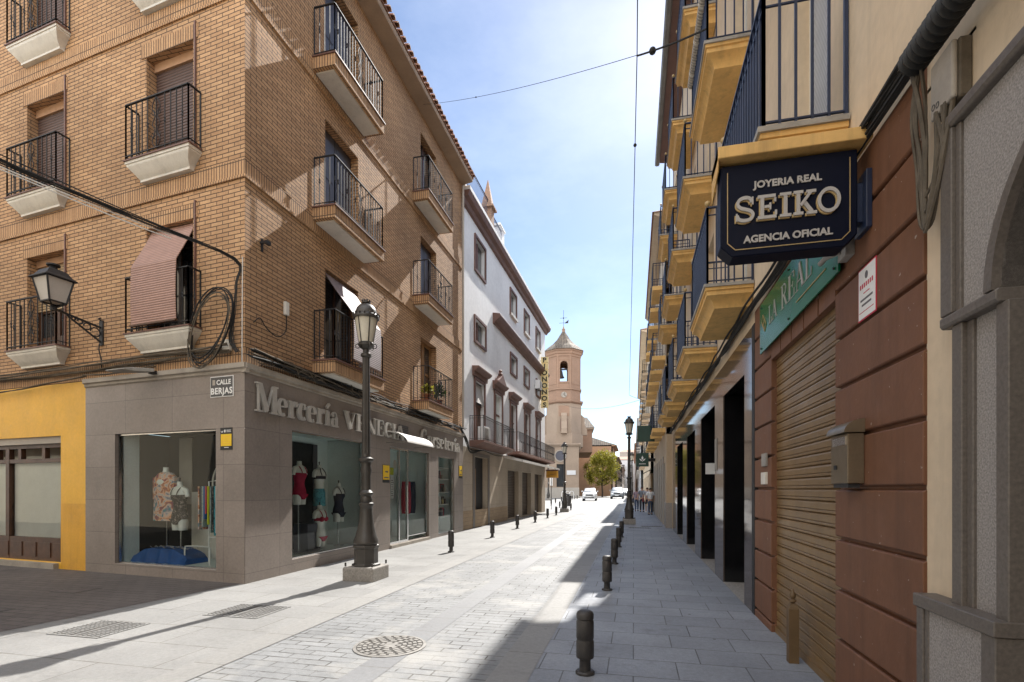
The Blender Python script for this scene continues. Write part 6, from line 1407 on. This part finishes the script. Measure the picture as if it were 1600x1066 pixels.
    if bag:
        m = MB(); q = bag[0]; x = .27*q; m.loft([[Vector((x+a_*.05,b_,z)) for a_, b_ in ((-1,-.15),(1,-.15),(1,.15),(-1,.15))] for z in (.72,.86,.98)]); o = m.build('bag', bag[1], r, bevel=.02); m = MB(); m.tube(crv([(x,-.1,.98),(x-.04*q,-.05,1.3),(.12*q,0,1.47),(x-.04*q,.06,1.3),(x,.1,.98)],4),.012,5); m.build('strap', bag[1], o)
    r.location = loc; r.rotation_euler[2] = rz; r.scale = (k,)*3; return r
MT['shirtgrey'] = M('grey blue shirt', (.20,.23,.27), .8, .1, 5); MT['jeans'] = M('blue jeans', (.05,.07,.12), .8, .15, 6); MT['darktrousers'] = M('dark trousers', (.02,.021,.027), .8, .1, 6); MT['hairbrown'] = M('brown hair', (.07,.03,.018), .6, .2, 20); MT['hairdark'] = M('dark hair', (.02,.014,.011), .6, .2, 20)
MT['stripe'] = slatmat('striped shirt', (.45,.45,.5), .09); MT['pinkshirt'] = printmat('mauve print', [(.25,.15,.2),(.4,.3,.33),(.12,.1,.16)], 12); MT['redbag'] = M('red bag', (.22,.02,.03), .6, .1, 6)
person('person in mauve top and jeans carrying a dark bag nearest the kerb', (.22,38.6,0), PI+.05, 1.68, .28, {-1:(.12,.05),1:(-.12,.06)}, 'pinkshirt', 'jeans', 'hairbrown', bag=(1,'navyfabric'), longhair=True)
person('person with grey blue shirt and dark trousers walking away', (.58,37.6,0), PI, 1.78, .22, {-1:(.1,.07),1:(-.1,.07)}, 'shirtgrey', 'darktrousers', 'hairbrown')
person('person in striped top and dark shorts with a dark red bag walking away', (.93,37.2,0), PI-.1, 1.74, -.25, {-1:(.14,.04),1:(-.1,.08)}, 'stripe', 'navyfabric', 'hairbrown', True, (1,'redbag'))
person('person in white shirt and jeans walking beside the shop fronts', (1.03,33.6,0), PI+.1, 1.70, .2, {-1:(.08,.06),1:(-.18,.1)}, 'whitep', 'jeans', 'hairdark')

# ------------------------------------------------------------------ plaza furniture
m = MB()
for k in range(3):
    x = -8.6+.5*k; m.tube(crv([(x,62.5,.25),(x,62.5,1.0),(x+.1,62.6,1.35),(x+.35,62.9,1.35),(x+.45,63,1.0),(x+.45,63,.25)],4),.035,6)
m.build('bicycle_stand', 'whitep', smooth=True, label='white tubular bicycle stand hoops on the plaza by the church', cat='bicycle stand', origin=(-8.4,62.6,.25))
lt = thing('litter_bin', 'dark litter bin on the plaza beyond the left corner street lamp', 'bin', (-5.9,47.5,.08)); m = MB(); m.lathe([(.25,.08),(.3,.95),(.33,.96),(.33,1.02),(.28,1.03)],(-5.9,47.5),16); m.build('body', 'bollard', lt); m = MB(); m.lathe([(.05,1.03),(.3,1.1),(.2,1.2),(.01,1.23)],(-5.9,47.5),16); m.build('lid', 'iron', lt)
tsn = thing('information_post', 'thin dark post with a narrow pale panel by the white building corner', 'post', (-6.4,40.5,0)); m = MB(); m.tube([(-6.4,40.5,0),(-6.4,40.5,2.6)],.03,8); m.build('pole', 'iron', tsn); m = MB(); m.box(-6.5,-6.3,-40.55,-40.5,1.9,2.6); m.build('panel', 'whitep', tsn)

for o in scn.objects:
    if '_o' in o: del o['_o']
